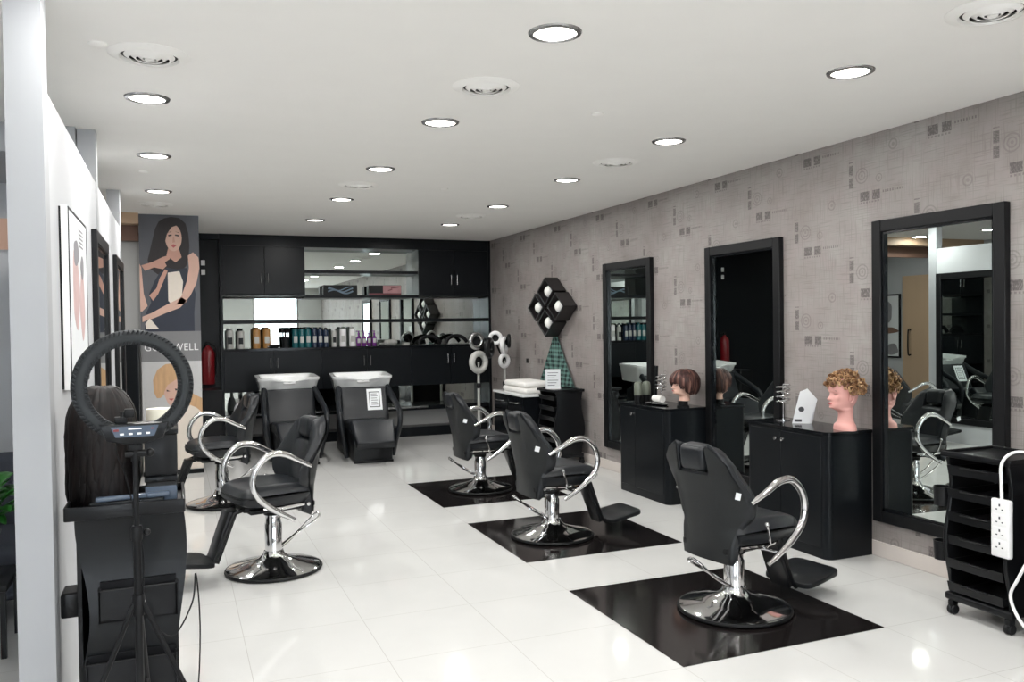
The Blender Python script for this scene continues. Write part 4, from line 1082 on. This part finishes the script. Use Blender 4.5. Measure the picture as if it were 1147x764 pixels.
# ------------------------------------------------------------------ white topped counter, trolley, towels, sign
t = thing('towel_counter', 'black counter with white top and steel drawer handle beside the hood dryers', 'counter', (3.68, 8.78, 0))
MB().box(0.02, 0.505, 0.0, 0.93, 0.0, 0.715).build('body', 'blkgloss', t, smooth=False)
MB().box(0.0, 0.515, -0.01, 0.94, 0.715, 0.745, 0.003, 1).build('top', 'ceramic', t)
for k in range(2):
    dr = MB().box(0.004, 0.02, 0.02 + 0.455 * k, 0.455 + 0.455 * k, 0.53, 0.705, 0.002, 1).build('drawer', 'blkgloss', t)
    MB().tube([(0.004, 0.13 + 0.455 * k, 0.635), (-0.02, 0.14 + 0.455 * k, 0.635), (-0.02, 0.33 + 0.455 * k, 0.635), (0.004, 0.34 + 0.455 * k, 0.635)], 0.006, 8).build('handle', 'steel', dr)
    MB().box(0.004, 0.02, 0.02 + 0.455 * k, 0.455 + 0.455 * k, 0.06, 0.525, 0.002, 1).build('door', 'blkgloss', t)
for i, (z, lb) in enumerate(((0.745, 'folded white towel, lower of the two on the white counter top'), (0.811, 'folded white towel, upper of the two on the white counter top'))):
    tw = MB()
    tw.box(3.75, 4.12, 8.85 + 0.02 * i, 9.58 - 0.05 * i, z, z + 0.066, 0.03, 5); o = tw.build('folded_towel', 'towel', angle=70); tag(o, lb, 'towel', 'folded towels')
# ---- salon trolley
def wavy(x, z, ph=0.0): return 0.014 * math.sin(z * 9 + ph)
def salon_trolley(name, label, loc, rz, W=0.36, D=0.38, Ht=0.86, trays=6, cups=True, group=None):
    """front faces -y locally; width along x"""
    t = thing(name, label, 'trolley', loc, rz, group)
    hw = W / 2
    bs = MB().box(-hw - 0.01, hw + 0.01, -D / 2 + 0.01, D / 2 - 0.01, 0.075, 0.115, 0.012, 3); bs.build('base', 'plastic', t)
    for sx in (-1, 1):
        for sy in (-1, 1):
            cx_, cy_ = sx * (hw - 0.02), sy * (D / 2 - 0.03)
            w_ = MB().lathe([(0.0001, -0.012), (0.022, -0.012), (0.028, -0.006), (0.028, 0.006), (0.022, 0.012), (0.0001, 0.012)], (cx_, cy_, 0.028), 20, 'x')
            w_.lathe([(0.0001, 0.016), (0.022, 0.016), (0.028, 0.021), (0.022, 0.028), (0.0001, 0.028)], (cx_, cy_, 0.028), 20, 'x')
            c_ = w_.build('caster', 'plastic', t)
            MB().box(cx_ - 0.008, cx_ + 0.024, cy_ - 0.022, cy_ + 0.022, 0.045, 0.078, 0.008, 2).build('caster_hood', 'blkmatte', c_)
    # side frames with wavy front edge
    for sx in (-1, 1):
        pts = []
        n = 28
        for k in range(n + 1):
            z = 0.10 + (Ht - 0.13) * k / n; pts.append((-D / 2 + 0.012 + 0.022 * math.sin(z * 11 + 0.4), z))
        for k in range(n, -1, -1):
            z = 0.10 + (Ht - 0.13) * k / n; pts.append((D / 2 - 0.012 - 0.022 * math.sin(z * 11 + 0.4), z))
        a, b_ = sorted((sx * hw, sx * (hw - 0.022)))
        MB().prism(pts, 'x', a, b_, 0.004, 1).build('side_frame', 'plastic', t)
    # trays
    for k in range(trays):
        z = 0.13 + (Ht - 0.25) * k / (trays - 1) if trays > 1 else 0.4
        m = MB(); hz = 0.05
        y0, y1 = -D / 2 + 0.005, D / 2 - 0.02
        x0, x1 = -hw + 0.024, hw - 0.024
        m.box(x0, x1, y0, y1, z, z + 0.005)
        m.prism([(y0, z), (y0 - 0.012, z + hz), (y0 - 0.006, z + hz), (y0 + 0.006, z)], 'x', x0, x1)
        m.box(x0, x1, y1 - 0.005, y1, z, z + hz).box(x0, x0 + 0.004, y0, y1, z, z + hz * 0.8).box(x1 - 0.004, x1, y0, y1, z, z + hz * 0.8)
        tr_ = m.build('tray', 'plastic', t, smooth=False)
        MB().box(-hw * 0.45, hw * 0.45, y0 - 0.018, y0 - 0.006, z + hz - 0.012, z + hz - 0.004, 0.003, 1).build('tray_grip', 'blkmatte', tr_)
    tp = MB().box(-hw - 0.015, hw + 0.015, -D / 2 - 0.01, D / 2, Ht - 0.03, Ht - 0.015, 0.006, 2)
    for a, b_, c, d_ in ((-hw - 0.015, hw + 0.015, -D / 2 - 0.01, -D / 2), (-hw - 0.015, hw + 0.015, D / 2 - 0.01, D / 2), (-hw - 0.015, -hw - 0.005, -D / 2, D / 2), (hw + 0.005, hw + 0.015, -D / 2, D / 2)):
        tp.box(a, b_, c, d_, Ht - 0.03, Ht, 0.003, 1)
    tp.build('top_tray', 'plastic', t)
    if cups:
        for z in (0.56, 0.27):
            m = MB(); r0, r1 = 0.040, 0.046
            x = -hw - 0.048
            m.lathe([(0.0001, z), (r0, z), (r1, z + 0.10), (r1 - 0.005, z + 0.10), (r0 - 0.005, z + 0.006), (0.0001, z + 0.006)], (x, -0.145, 0), 20)
            m.lathe([(0.0001, z), (r0, z), (r1, z + 0.10), (r1 - 0.005, z + 0.10), (r0 - 0.005, z + 0.006), (0.0001, z + 0.006)], (x, -0.05, 0), 20)
            m.build('side_cup', 'plastic', t)
    return t
salon_trolley('salon_trolley', 'black salon trolley with trays standing before the nearest wall mirror, power strip hanging on it', (3.92, 3.0, 0), math.radians(-90), group='black tray trolleys')
salon_trolley('salon_trolley', 'black salon trolley beside the white topped counter, under the checked cape', (4.01, 8.44, 0), math.radians(-90), W=0.44, D=0.36, Ht=0.83, cups=False, group='black tray trolleys')
# sign on trolley
t = thing('counter_sign', 'white notice sheet standing on the trolley before the checked cape', 'sign', (3.97, 8.56, 0.815), math.radians(-22))
sh_ = MB().box(-0.085, 0.085, -0.002, 0.002, 0.0, 0.225).build('sheet', 'paper', t, smooth=False)
MB().box(-0.09, 0.09, -0.02, 0.02, 0, 0.008).build('foot', 'wplastic', t, smooth=False)
l = MB()
for k in range(6): l.box(-0.06, 0.02 + 0.04 * ((k * 7) % 3) / 2, -0.0028, -0.002, 0.04 + k * 0.028, 0.046 + k * 0.028)
l.build('printed_lines', 'ink', sh_, smooth=False)

# power strip on the near trolley (front faces -x)
t = thing('power_strip', 'white power strip with a row of sockets hanging down the front of the near trolley', 'power strip', (3.695, 2.835, 0.385))
ps = MB().box(0.0, 0.032, -0.05, 0.05, 0.0, 0.285, 0.010, 3).build('body', 'wplastic', t)
for k in range(4):
    z = 0.035 + 0.062 * k
    sk = MB().box(-0.0015, 0.001, -0.036, 0.036, z, z + 0.052, 0.0008, 1).build('socket', 'wplastic', ps)
    hl = MB().box(-0.0022, -0.0014, -0.004, 0.004, z + 0.030, z + 0.042).box(-0.0022, -0.0014, -0.020, -0.011, z + 0.012, z + 0.018).box(-0.0022, -0.0014, 0.011, 0.020, z + 0.012, z + 0.018)
    hl.build('pin_holes', 'ink', sk, smooth=False)
cbl = MB().tube(spline([(3.711, 2.835, 0.665), (3.708, 2.835, 0.74), (3.70, 2.825, 0.85), (3.73, 2.78, 0.905), (3.80, 2.72, 0.90)], 6), 0.0075, 8)
cbl.build('cable', 'wplastic', t)
for v in []: pass
bpy.context.view_layer.update()
for o in bpy.data.objects:
    if o.name == 'cable' and o.parent == t:
        for v in o.data.vertices: v.co -= Vector((3.695, 2.835, 0.385))
# second unit cropped by the right border
t = salon_trolley('appliance_trolley', 'dark equipment trolley cut off by the right edge of the picture', (3.93, 2.52, 0), math.radians(-90), W=0.34, D=0.36, Ht=0.78, trays=5, cups=False)
hdz = handheld_dryer('hair_dryer', 'black hair dryer standing at the right border on the equipment trolley', (3.84, 2.68, 0.87), 1.2)
t = thing('power_plug', 'white plug adapter at the right border of the picture', 'plug', (3.70, 2.66, 0.60))
MB().box(0, 0.04, -0.05, 0.05, 0, 0.07, 0.008, 2).box(-0.03, 0.0, -0.02, 0.03, 0.03, 0.08, 0.006, 2).build('body', 'wplastic', t)
MB().tube(spline([(0.0, -0.02, 0.0), (-0.02, 0.0, -0.14), (-0.03, 0.06, -0.28), (-0.03, 0.10, -0.38), (-0.04, 0.04, -0.48), (-0.04, -0.06, -0.54), (0.0, -0.2, -0.58)], 8), 0.0075, 8).build('cable', 'wplastic', t)

# ------------------------------------------------------------------ hood dryers by the corner
def hood(label, loc, rz, pole_h, heads):
    t = thing('hair_processor', label, 'hair dryer stand', loc, rz, 'hair processors on stands')
    b = MB()
    for k in range(5):
        a = 2 * PI * k / 5; b.tube([(0, 0, 0.075), (0.12 * math.cos(a), 0.12 * math.sin(a), 0.07), (0.17 * math.cos(a), 0.17 * math.sin(a), 0.055)], [0.022, 0.018, 0.014], 8)
        b.ball((0.17 * math.cos(a), 0.17 * math.sin(a), 0.026), 0.026, 12, 8)
    b.build('star_base', 'greyplastic', t)
    MB().cyl((0, 0, 0.07), (0, 0, pole_h), 0.02, 0.016, 16).build('pole', 'silver', t)
    MB().ball((0, 0, pole_h * 0.72), (0.032, 0.032, 0.04)).build('height_knob', 'blkmatte', t)
    for (dx, dz, r, m, ry) in heads:
        c = Vector((dx, -0.04, pole_h + dz))
        ar = MB().tube(spline([(0, 0, pole_h - 0.02), (dx * 0.5, 0.03, pole_h + dz * 0.4 + 0.03), tuple(c + Vector((0, 0.05, 0)))], 5), 0.013, 8)
        a_ = ar.build('arm', 'blkmatte', t)
        rg = MB(); pts = []
        for k in range(28):
            q = 2 * PI * k / 28; v = Vector((r * math.cos(q), 0, r * math.sin(q))); v = Matrix.Rotation(ry, 3, 'Z') @ v; pts.append(c + v)
        rg.tube(pts, r * 0.36, 10, closed=True); rg.build('lamp_head', m, a_)
        cup = MB().lathe([(0.0001, 0.05), (r * 0.6, 0.045), (r * 0.95, 0.02), (r * 0.95, 0.01), (r * 0.5, 0.03), (0.0001, 0.035)], (0, 0, 0), 24, 'y')
        for v in cup.b.verts: v.co = (Matrix.Rotation(ry, 3, 'Z') @ v.co) + c
        cup.build('reflector', 'blkmatte', a_)
    return t
hood('hair processor stand with round lamp heads in front of the black cabinets', (3.59, 10.0, 0), 0.0, 1.08, [(-0.01, 0.0, 0.11, 'silver', 0.35), (-0.04, 0.27, 0.085, 'steel', 0.2), (0.14, 0.18, 0.10, 'plastic', 0.9)])
hood('hair processor stand with white lamp heads in the corner by the wallpaper', (4.03, 10.2, 0), 0.0, 1.08, [(-0.02, 0.0, 0.075, 'wplastic', 0.4), (-0.02, 0.2, 0.09, 'wplastic', 0.9), (-0.14, 0.30, 0.07, 'wplastic', -0.3), (0.05, 0.26, 0.07, 'plastic', 1.2)])
t = thing('wall_outlet', 'small black outlet on the wallpaper right of the hood dryers', 'outlet', (XR, 9.95, 1.05))
MB().box(-0.012, 0, -0.03, 0.03, 0, 0.06, 0.004).build('plate', 'blkmatte', t)

# ------------------------------------------------------------------ left trolley with its things, ring light
LX, LY = -0.175, 3.50
t = thing('storage_trolley', 'black trolley with wavy front and pockets standing by the white column', 'trolley', (LX, LY, 0))
W, D, Ht = 0.37, 0.34, 0.92
def xl(z): return -W / 2 + 0.035 + 0.022 * math.sin((z - 0.35) * 9.5)
def xr(z): return W / 2 - 0.004 - 0.020 * math.sin((z - 0.12) * 7.5)
def sheet(mb, y, th, z0, z1):
    n = 30; L = []; 
    pts = [(xl(z0 + (z1 - z0) * k / n), z0 + (z1 - z0) * k / n) for k in range(n + 1)] + [(xr(z0 + (z1 - z0) * k / n), z0 + (z1 - z0) * k / n) for k in range(n, -1, -1)]
    mb.prism(pts, 'y', y, y + th); return mb
fp_ = MB()
def FP(i, j, off):
    z = 0.09 + (Ht - 0.13) * j / 40; x = xl(z) + (xr(z) - xl(z)) * i / 14
    return (x, -D / 2 + 0.018 * math.sin((z - 0.1) * 12.5) + off, z)
fp_.grid(lambda i, j: FP(i, j, 0), 15, 41); fp_.grid(lambda i, j: FP(i, j, 0.012), 15, 41)
for i in (0, 14): fp_.grid(lambda a, j: FP(i, j, 0.012 * a), 2, 41)
fp_.build('wavy_front', 'greyplastic', t, weld=True, angle=60)
sf = MB().box(-W / 2 + 0.015, -W / 2 + 0.03, -D / 2 + 0.03, D / 2, 0.09, Ht - 0.03).box(W / 2 - 0.04, W / 2 - 0.025, -D / 2 + 0.03, D / 2, 0.09, Ht - 0.03).box(-W / 2 + 0.02, W / 2 - 0.02, D / 2 - 0.015, D / 2, 0.09, Ht - 0.03)
sf.build('carcass', 'blkmatte', t, smooth=False)
MB().box(-W / 2, W / 2, -D / 2 + 0.01, D / 2, 0.07, 0.10, 0.01, 2).build('base', 'plastic', t)
for sx in (-1, 1):
    for sy in (-1, 1):
        MB().lathe([(0.0001, -0.02), (0.022, -0.02), (0.028, -0.012), (0.028, 0.012), (0.022, 0.02), (0.0001, 0.02)], (sx * (W / 2 - 0.035), sy * (D / 2 - 0.04), 0.028), 20, 'x').cyl((sx * (W / 2 - 0.035), sy * (D / 2 - 0.04), 0.04), (sx * (W / 2 - 0.035), sy * (D / 2 - 0.04), 0.075), 0.010).build('caster', 'plastic', t)
tt = MB().box(-W / 2 - 0.018, W / 2 + 0.012, -D / 2 - 0.012, D / 2 + 0.01, Ht - 0.045, Ht - 0.03, 0.004, 1)
for a, b_, c, d_ in ((-W / 2 - 0.018, W / 2 + 0.012, -D / 2 - 0.018, -D / 2 - 0.006), (-W / 2 - 0.018, W / 2 + 0.012, D / 2, D / 2 + 0.012), (-W / 2 - 0.02, -W / 2 - 0.008, -D / 2 - 0.012, D / 2 + 0.01), (W / 2 + 0.002, W / 2 + 0.014, -D / 2 - 0.012, D / 2 + 0.01)):
    tt.box(a, b_, c, d_, Ht - 0.05, Ht, 0.004, 2)
tt.build('top_tray', 'plastic', t)
for (z, h) in ((0.50, 0.12), (0.22, 0.14)):
    p = MB(); y = -D / 2 - 0.045; x0, x1 = xl(z) + 0.03, xr(z) - 0.01
    p.box(x0, x1, y, y + 0.008, z, z + h, 0.003, 1).box(x0, x1, y, -D / 2 + 0.005, z, z + 0.008).box(x0, x0 + 0.008, y, -D / 2 + 0.01, z, z + h).box(x1 - 0.008, x1, y, -D / 2 + 0.01, z, z + h)
    po = p.build('front_pocket', 'plastic', t, smooth=False)
    MB().box(x0 + 0.005, x1 - 0.005, -D / 2 - 0.012, -D / 2 + 0.004, z + 0.02, z + h + 0.02).build('pocket_opening', 'deep', po, smooth=False)
    MB().ball(((x0 + x1) / 2 + 0.02, y - 0.002, z + h * 0.55), 0.006, 10, 8).build('rivet', 'chrome', po)
for z in (0.50,):
    c = MB().box(-W / 2 - 0.045, -W / 2 + 0.016, -0.10, 0.02, z, z + 0.09, 0.008, 2); co_ = c.build('side_cup', 'plastic', t)
    MB().box(-W / 2 - 0.038, -W / 2 + 0.008, -0.092, 0.012, z + 0.085, z + 0.0915).build('cup_opening', 'deep', co_, smooth=False)
# black boxes / storage on top of left trolley
def top_box(name, lb, cat, x0, x1, y0, y1, z0, z1, m='plastic', lid=0.0):
    t = thing(name, lb, cat, ((x0 + x1) / 2, (y0 + y1) / 2, z0)); w, d_, h = (x1 - x0) / 2, (y1 - y0) / 2, z1 - z0
    MB().box(-w, w, -d_, d_, 0, h - 0.02, 0.006, 2).build('box_body', m, t)
    MB().box(-w - 0.004, w + 0.004, -d_ - 0.004, d_ + 0.004, h - 0.02, h, 0.004, 2).build('lid', 'blkgloss', t)
    return t
ZT = Ht - 0.03
b1 = top_box('storage_box', 'black storage box with clear front on the left trolley, lower one', 'box', -0.112, -0.005, 3.37, 3.62, ZT, ZT + 0.11)
b2 = top_box('storage_box', 'slanted black case on the left trolley, right of the dark hair', 'box', -0.115, 0.0, 3.38, 3.66, ZT + 0.11, ZT + 0.285)
MB().box(-0.055, 0.055, -0.131, -0.129, 0.02, 0.075).build('clear_front', 'screen', b1, smooth=False)
t = thing('tape_roll', 'cream coloured tape roll seen through the ring light', 'tape roll', (-0.062, 3.60, ZT + 0.285))
MB().lathe([(0.0001, 0.03), (0.046, 0.0), (0.05, 0.003), (0.05, 0.06), (0.02, 0.062), (0.0001, 0.055)], n=32).build('roll', 'cream', t)
for i in range(3):
    lbs = ['black handled round brush lying on the left trolley tray, front', 'grey paddle brush lying on the left trolley tray', 'dark comb lying on the left trolley tray']
    o = MB().box(-0.12 + 0.0 * i, 0.13, -0.012, 0.012, 0, 0.018, 0.006, 2).box(0.05, 0.13, -0.025, 0.025, 0.0, 0.02, 0.008, 2).build('hair_brush', ['blkmatte', 'greyplastic', 'screen'][i], loc=(-0.2 + 0.02 * i, 3.35 + 0.0, ZT + 0.019 * i)); o.rotation_euler = (0, 0, 0.08 * i - 0.05)
    tag(o, lbs[i], 'brush', 'brushes on the left trolley')

# ring light
RX, RY, RZ = -0.13, 3.02, 1.365
t = thing('ring_light', 'large ring light in a ribbed dark cover on a black tripod, left foreground', 'ring light', (RX, RY, 0), math.radians(4))
R0, R1 = 0.136, 0.186
rg = MB()
pr = [(R0, -0.014), (R0 + 0.008, -0.022), ((R0 + R1) / 2, -0.026), (R1 - 0.006, -0.02), (R1, -0.006), (R1, 0.012), (R1 - 0.01, 0.02), (R0 + 0.006, 0.02), (R0, 0.012), (R0, -0.014)]
rg.lathe(pr, (0, 0, RZ), 96, 'y')
for k in []: pass
ro = rg.build('ring', 'tyre', t, angle=60)
tr_ = MB()
for k in range(80):
    a = 2 * PI * k / 80
    if abs(((a + PI / 2 + PI) % (2 * PI)) - PI) < 0.62: continue
    for r_, w in ((R0 + 0.006, 0.0065), (R1 - 0.008, 0.0065)):
        c = Vector((r_ * math.cos(a), -0.021, RZ + r_ * math.sin(a)))
        tr_.box(c.x - w, c.x + w, c.y - 0.004, c.y + 0.003, c.z - 0.0025, c.z + 0.0025, rot=Matrix.Rotation(-a + 0.5, 3, 'Y'))
tr_.build('tread_ribs', 'plastic', ro, smooth=False)
# control box at the bottom
cb = MB().prism([(-0.105, RZ - 0.122), (0.105, RZ - 0.122), (0.085, RZ - 0.175), (0.03, RZ - 0.19), (-0.03, RZ - 0.19), (-0.085, RZ - 0.175)], 'y', -0.036, 0.03, 0.008, 2).build('control_box', 'plastic', t)
MB().prism([(-0.072, RZ - 0.13), (0.072, RZ - 0.13), (0.058, RZ - 0.165), (-0.058, RZ - 0.165)], 'y', -0.0375, -0.036).build('control_screen', 'screen', cb, smooth=False)
bt = MB()
for k in range(4): bt.box(-0.045 + 0.026 * k, -0.033 + 0.026 * k, -0.039, -0.0375, RZ - 0.158, RZ - 0.152)
bt.box(-0.02, 0.02, -0.039, -0.0375, RZ - 0.141, RZ - 0.137); bt.build('display_marks', 'wplastic', cb, smooth=False)
MB().box(-0.064, -0.048, -0.039, -0.0375, RZ - 0.145, RZ - 0.138).box(0.048, 0.058, -0.039, -0.0375, RZ - 0.142, RZ - 0.138).build('red_button', 'red', cb, smooth=False)
# phone clamp on top of box
cl = MB().box(-0.06, -0.02, -0.01, 0.01, RZ - 0.122, RZ - 0.10, 0.004).cyl((-0.035, 0.0, RZ - 0.12), (-0.035, 0.0, RZ - 0.085), 0.008).box(-0.03, 0.0, -0.012, 0.012, RZ - 0.105, RZ - 0.075, 0.005)
cl.build('phone_clamp', 'blkmatte', t)
# stand
st = MB().cyl((0, 0, 0.42), (0, 0, RZ - 0.24), 0.0085).cyl((0, 0, 0.12), (0, 0, 0.86), 0.0125)
st.build('pole', 'blkmatte', t)
MB().lathe([(0.018, 0.60), (0.02, 0.61), (0.02, 0.66), (0.018, 0.67)], n=16).build('collar', 'blkmatte', t)
MB().lathe([(0.016, 0.85), (0.018, 0.86), (0.018, 0.89), (0.015, 0.90)], n=16).ball((0.03, 0, 0.875), 0.012).build('collar', 'blkmatte', t)
hg = MB().box(-0.022, 0.022, -0.014, 0.014, RZ - 0.215, RZ - 0.188, 0.004).cyl((-0.03, 0, RZ - 0.225), (0.035, 0, RZ - 0.225), 0.012).cyl((0, 0, RZ - 0.25), (0, 0, RZ - 0.2), 0.013).ball((0.045, 0, RZ - 0.225), 0.014)
hg.build('tilt_hinge', 'blkmatte', t)
for k in range(3):
    a = math.radians((-20, 200, 80)[k]); c_, s_ = math.cos(a), math.sin(a)
    lg = MB().tube([(0.015 * c_, 0.015 * s_, 0.64), (0.30 * c_, 0.30 * s_, 0.012)], 0.0085, 8).build('leg', 'blkmatte', t)
    MB().ball((0.30 * c_, 0.30 * s_, 0.013), 0.013, 10, 8).build('rubber_foot', 'plastic', lg)
    MB().tube([(0.012 * c_, 0.012 * s_, 0.22), (0.155 * c_, 0.155 * s_, 0.33)], 0.006, 6).build('brace', 'blkmatte', t)
MB().tube(spline([(-0.05, 0.0, RZ - 0.165), (-0.055, 0.02, RZ - 0.22), (-0.03, 0.03, RZ - 0.30), (-0.01, 0.02, RZ - 0.4), (0.018, 0.0, 0.8), (0.02, 0.0, 0.62), (0.10, 0.03, 0.50), (0.17, 0.04, 0.60), (0.185, 0.05, 0.70), (0.20, 0.10, 0.5), (0.20, 0.25, 0.2), (0.17, 0.35, 0.01)], 6), 0.0028, 6).build('cable', 'blkmatte', t)

# ------------------------------------------------------------------ side room: plant, armchair
t = thing('potted_plant', 'green leafy plant beyond the white column at the left border', 'plant', (-0.96, 4.72, 0.35))
MB().lathe([(0.10, 0), (0.14, 0.20), (0.15, 0.22), (0.135, 0.22), (0.12, 0.19), (0.0001, 0.19)], n=28).build('pot', 'greyplastic', t)
lv = MB(); rr = random.Random(5)
stm = MB()
for k in range(56):
    a = rr.uniform(0, 2 * PI); L = rr.uniform(0.16, 0.27); w = rr.uniform(0.04, 0.065); el = rr.uniform(0.55, 1.4)
    base = Vector((0.02 * math.cos(a), 0.02 * math.sin(a), 0.20)); tipdir = Vector((math.cos(a) * math.cos(el), math.sin(a) * math.cos(el), math.sin(el)))
    st0 = base + tipdir * rr.uniform(0.08, 0.24); stm.tube([base, (base + st0) / 2 + Vector((0, 0, 0.01)), st0], 0.004, 5)
    side = Vector((-math.sin(a), math.cos(a), 0))
    def LP(i, j):
        f = j / 8; ww = w * math.sin(PI * min(1, f * 0.93 + 0.05)) ** 0.8; u = (i - 2) / 2
        p = st0 + tipdir * L * f + Vector((0, 0, -0.28 * L * f * f * 2)) + side * ww * u + Vector((0, 0, 0.25 * ww * abs(u)))
        return p
    lv.grid(LP, 5, 9)
lo_ = lv.build('leaves', 'leaf', t, angle=80, normals=False); lo_.modifiers.new('thickness', 'SOLIDIFY').thickness = 0.0015
stm.build('stems', 'leaf', t)
t = thing('plant_stand', 'small grey block table under the plant at the left border', 'side table', (-0.96, 4.72, 0))
MB().box(-0.2, 0.2, -0.2, 0.2, 0.32, 0.35, 0.004).build('top', 'greyplastic', t)
for sx in (-1, 1):
    for sy in (-1, 1): MB().box(sx * 0.18 - 0.012, sx * 0.18 + 0.012, sy * 0.18 - 0.012, sy * 0.18 + 0.012, 0, 0.32).build('leg', 'greyplastic', t, smooth=False)
t = thing('armchair', 'dark grey upholstered armchair behind the plant at the left border', 'armchair', (-1.0, 5.45, 0))
MB().box(-0.36, 0.36, -0.34, 0.36, 0.10, 0.40, 0.05, 4).build('seat', 'greyfab', t, angle=70)
MB().box(-0.36, 0.36, 0.26, 0.42, 0.30, 0.82, 0.06, 4).build('backrest', 'greyfab', t, angle=70)
for s in (-1, 1): MB().box(*sorted((s * 0.30, s * 0.42)), -0.34, 0.36, 0.10, 0.60, 0.045, 4).build('armrest', 'greyfab', t, angle=70)
for sx in (-1, 1):
    for sy in (-1, 1): MB().cyl((sx * 0.3, sy * 0.28, 0), (sx * 0.3, sy * 0.28, 0.12), 0.018, 0.022).build('leg', 'blkmatte', t)
# poster on rear wall (seen in the back mirror)
t = thing('rear_poster', 'pink faced poster on the rear wall, seen reflected at the left of the back mirror', 'poster', (1.08, -3.0, 1.95))
pz = MB().box(-0.17, 0.17, 0, 0.01, 0, 0.6).build('sheet', 'paper', t, smooth=False)
MB().prism(ell(0, 0.36, 0.11, 0.17), 'y', 0.01, 0.012).build('face_print', pinkp, pz, smooth=False)
o = one('rear_counter', MB().box(0.85, 1.5, -2.99, -2.6, 0, 1.55, 0.004), 'wplastic', 'white reception unit seen reflected in the back mirror', 'counter')

# sign on the shampoo chair backrest
t = thing('paper_sign', 'white printed notice with dark border on the right shampoo chair backrest', 'sign', (2.09, 9.58, 0), -0.07)
Rb = Matrix.Rotation(-0.42, 3, 'X')
def onback(x, d, z):   # point on tilted back pad front
    c = Vector((0, 0.38, 0.42)); return Rb @ (Vector((x, 0.33 - d, z)) - c) + c
def quad(mb, x0, x1, z0, z1, d0, d1):
    v = [onback(x, d, z) for d in (d0, d1) for (x, z) in ((x0, z0), (x1, z0), (x1, z1), (x0, z1))]
    mb._add(v, [(0, 1, 2, 3), (7, 6, 5, 4), (0, 4, 5, 1), (1, 5, 6, 2), (2, 6, 7, 3), (3, 7, 4, 0)]); return mb
sx0, sx1, sz0, sz1 = 0.03, 0.21, 0.53, 0.80
pg = quad(MB(), sx0, sx1, sz0, sz1, 0.001, 0.003).build('sheet', 'paper', t, smooth=False)
bd = MB()
for a, b_, c, d_ in ((sx0 + .025, sx1 - .025, sz0 + .035, sz0 + .045), (sx0 + .025, sx1 - .025, sz1 - .045, sz1 - .035), (sx0 + .025, sx0 + .034, sz0 + .035, sz1 - .035), (sx1 - .034, sx1 - .025, sz0 + .035, sz1 - .035)): quad(bd, a, b_, c, d_, 0.003, 0.0038)
bd.build('border_print', 'ink', pg, smooth=False)
ln = MB()
for k in range(6): quad(ln, sx0 + .05, sx1 - .05 - 0.01 * (k % 2), sz0 + .065 + k * .027, sz0 + .075 + k * .027, 0.003, 0.0038)
ln.build('text_lines', greyp, pg, smooth=False)

# ------------------------------------------------------------------ daylight
w = bpy.data.worlds.new('sky'); sc.world = w; w.use_nodes = True
w.node_tree.nodes['Background'].inputs[0].default_value = (0.86, 0.93, 1.0, 1); w.node_tree.nodes['Background'].inputs[1].default_value = 5.0
for (a, b_, z0) in ((2.2, 3.55, 0.1), (-2.2, 0.3, 0.4)):
    L = bpy.data.lights.new('daylight_portal', 'AREA'); L.shape = 'RECTANGLE'; L.size = b_ - a; L.size_y = 2.5 - z0; L.cycles.is_portal = True
    o = bpy.data.objects.new('daylight_portal', L); C.objects.link(o); o.location = ((a + b_) / 2, -3.14, (z0 + 2.5) / 2); o.rotation_euler = (PI / 2, 0, PI)

# ------------------------------------------------------------------ camera
f = 930.0; cx, cy = 573.5, 382.0
yaw = math.atan((cx - 196) / f); roll = 0.0135; pitch = -(382 - (369 - .0135 * (cx - 196))) / f
fw = Vector((math.sin(yaw) * math.cos(pitch), math.cos(yaw) * math.cos(pitch), math.sin(pitch)))
r0 = Vector((math.cos(yaw), -math.sin(yaw), 0)); u0 = r0.cross(fw)
r = r0 * math.cos(roll) - u0 * math.sin(roll); u = r0 * math.sin(roll) + u0 * math.cos(roll)
cam = bpy.data.cameras.new('camera'); co = bpy.data.objects.new('camera', cam); C.objects.link(co)
cam.sensor_fit = 'HORIZONTAL'; cam.sensor_width = 36; cam.lens = 36 * f / 1147
co.matrix_world = Matrix(((r.x, u.x, -fw.x, 0), (r.y, u.y, -fw.y, 0), (r.z, u.z, -fw.z, 1.55), (0, 0, 0, 1)))
sc.camera = co; cam.clip_start = 0.05
sc.view_settings.view_transform = 'Standard'; sc.view_settings.look = 'None'; sc.view_settings.gamma = 1
sc.view_settings.use_curve_mapping = False; sc.view_settings.exposure = 0.1
sc.cycles.max_bounces = 14; sc.cycles.diffuse_bounces = 6; sc.cycles.glossy_bounces = 8
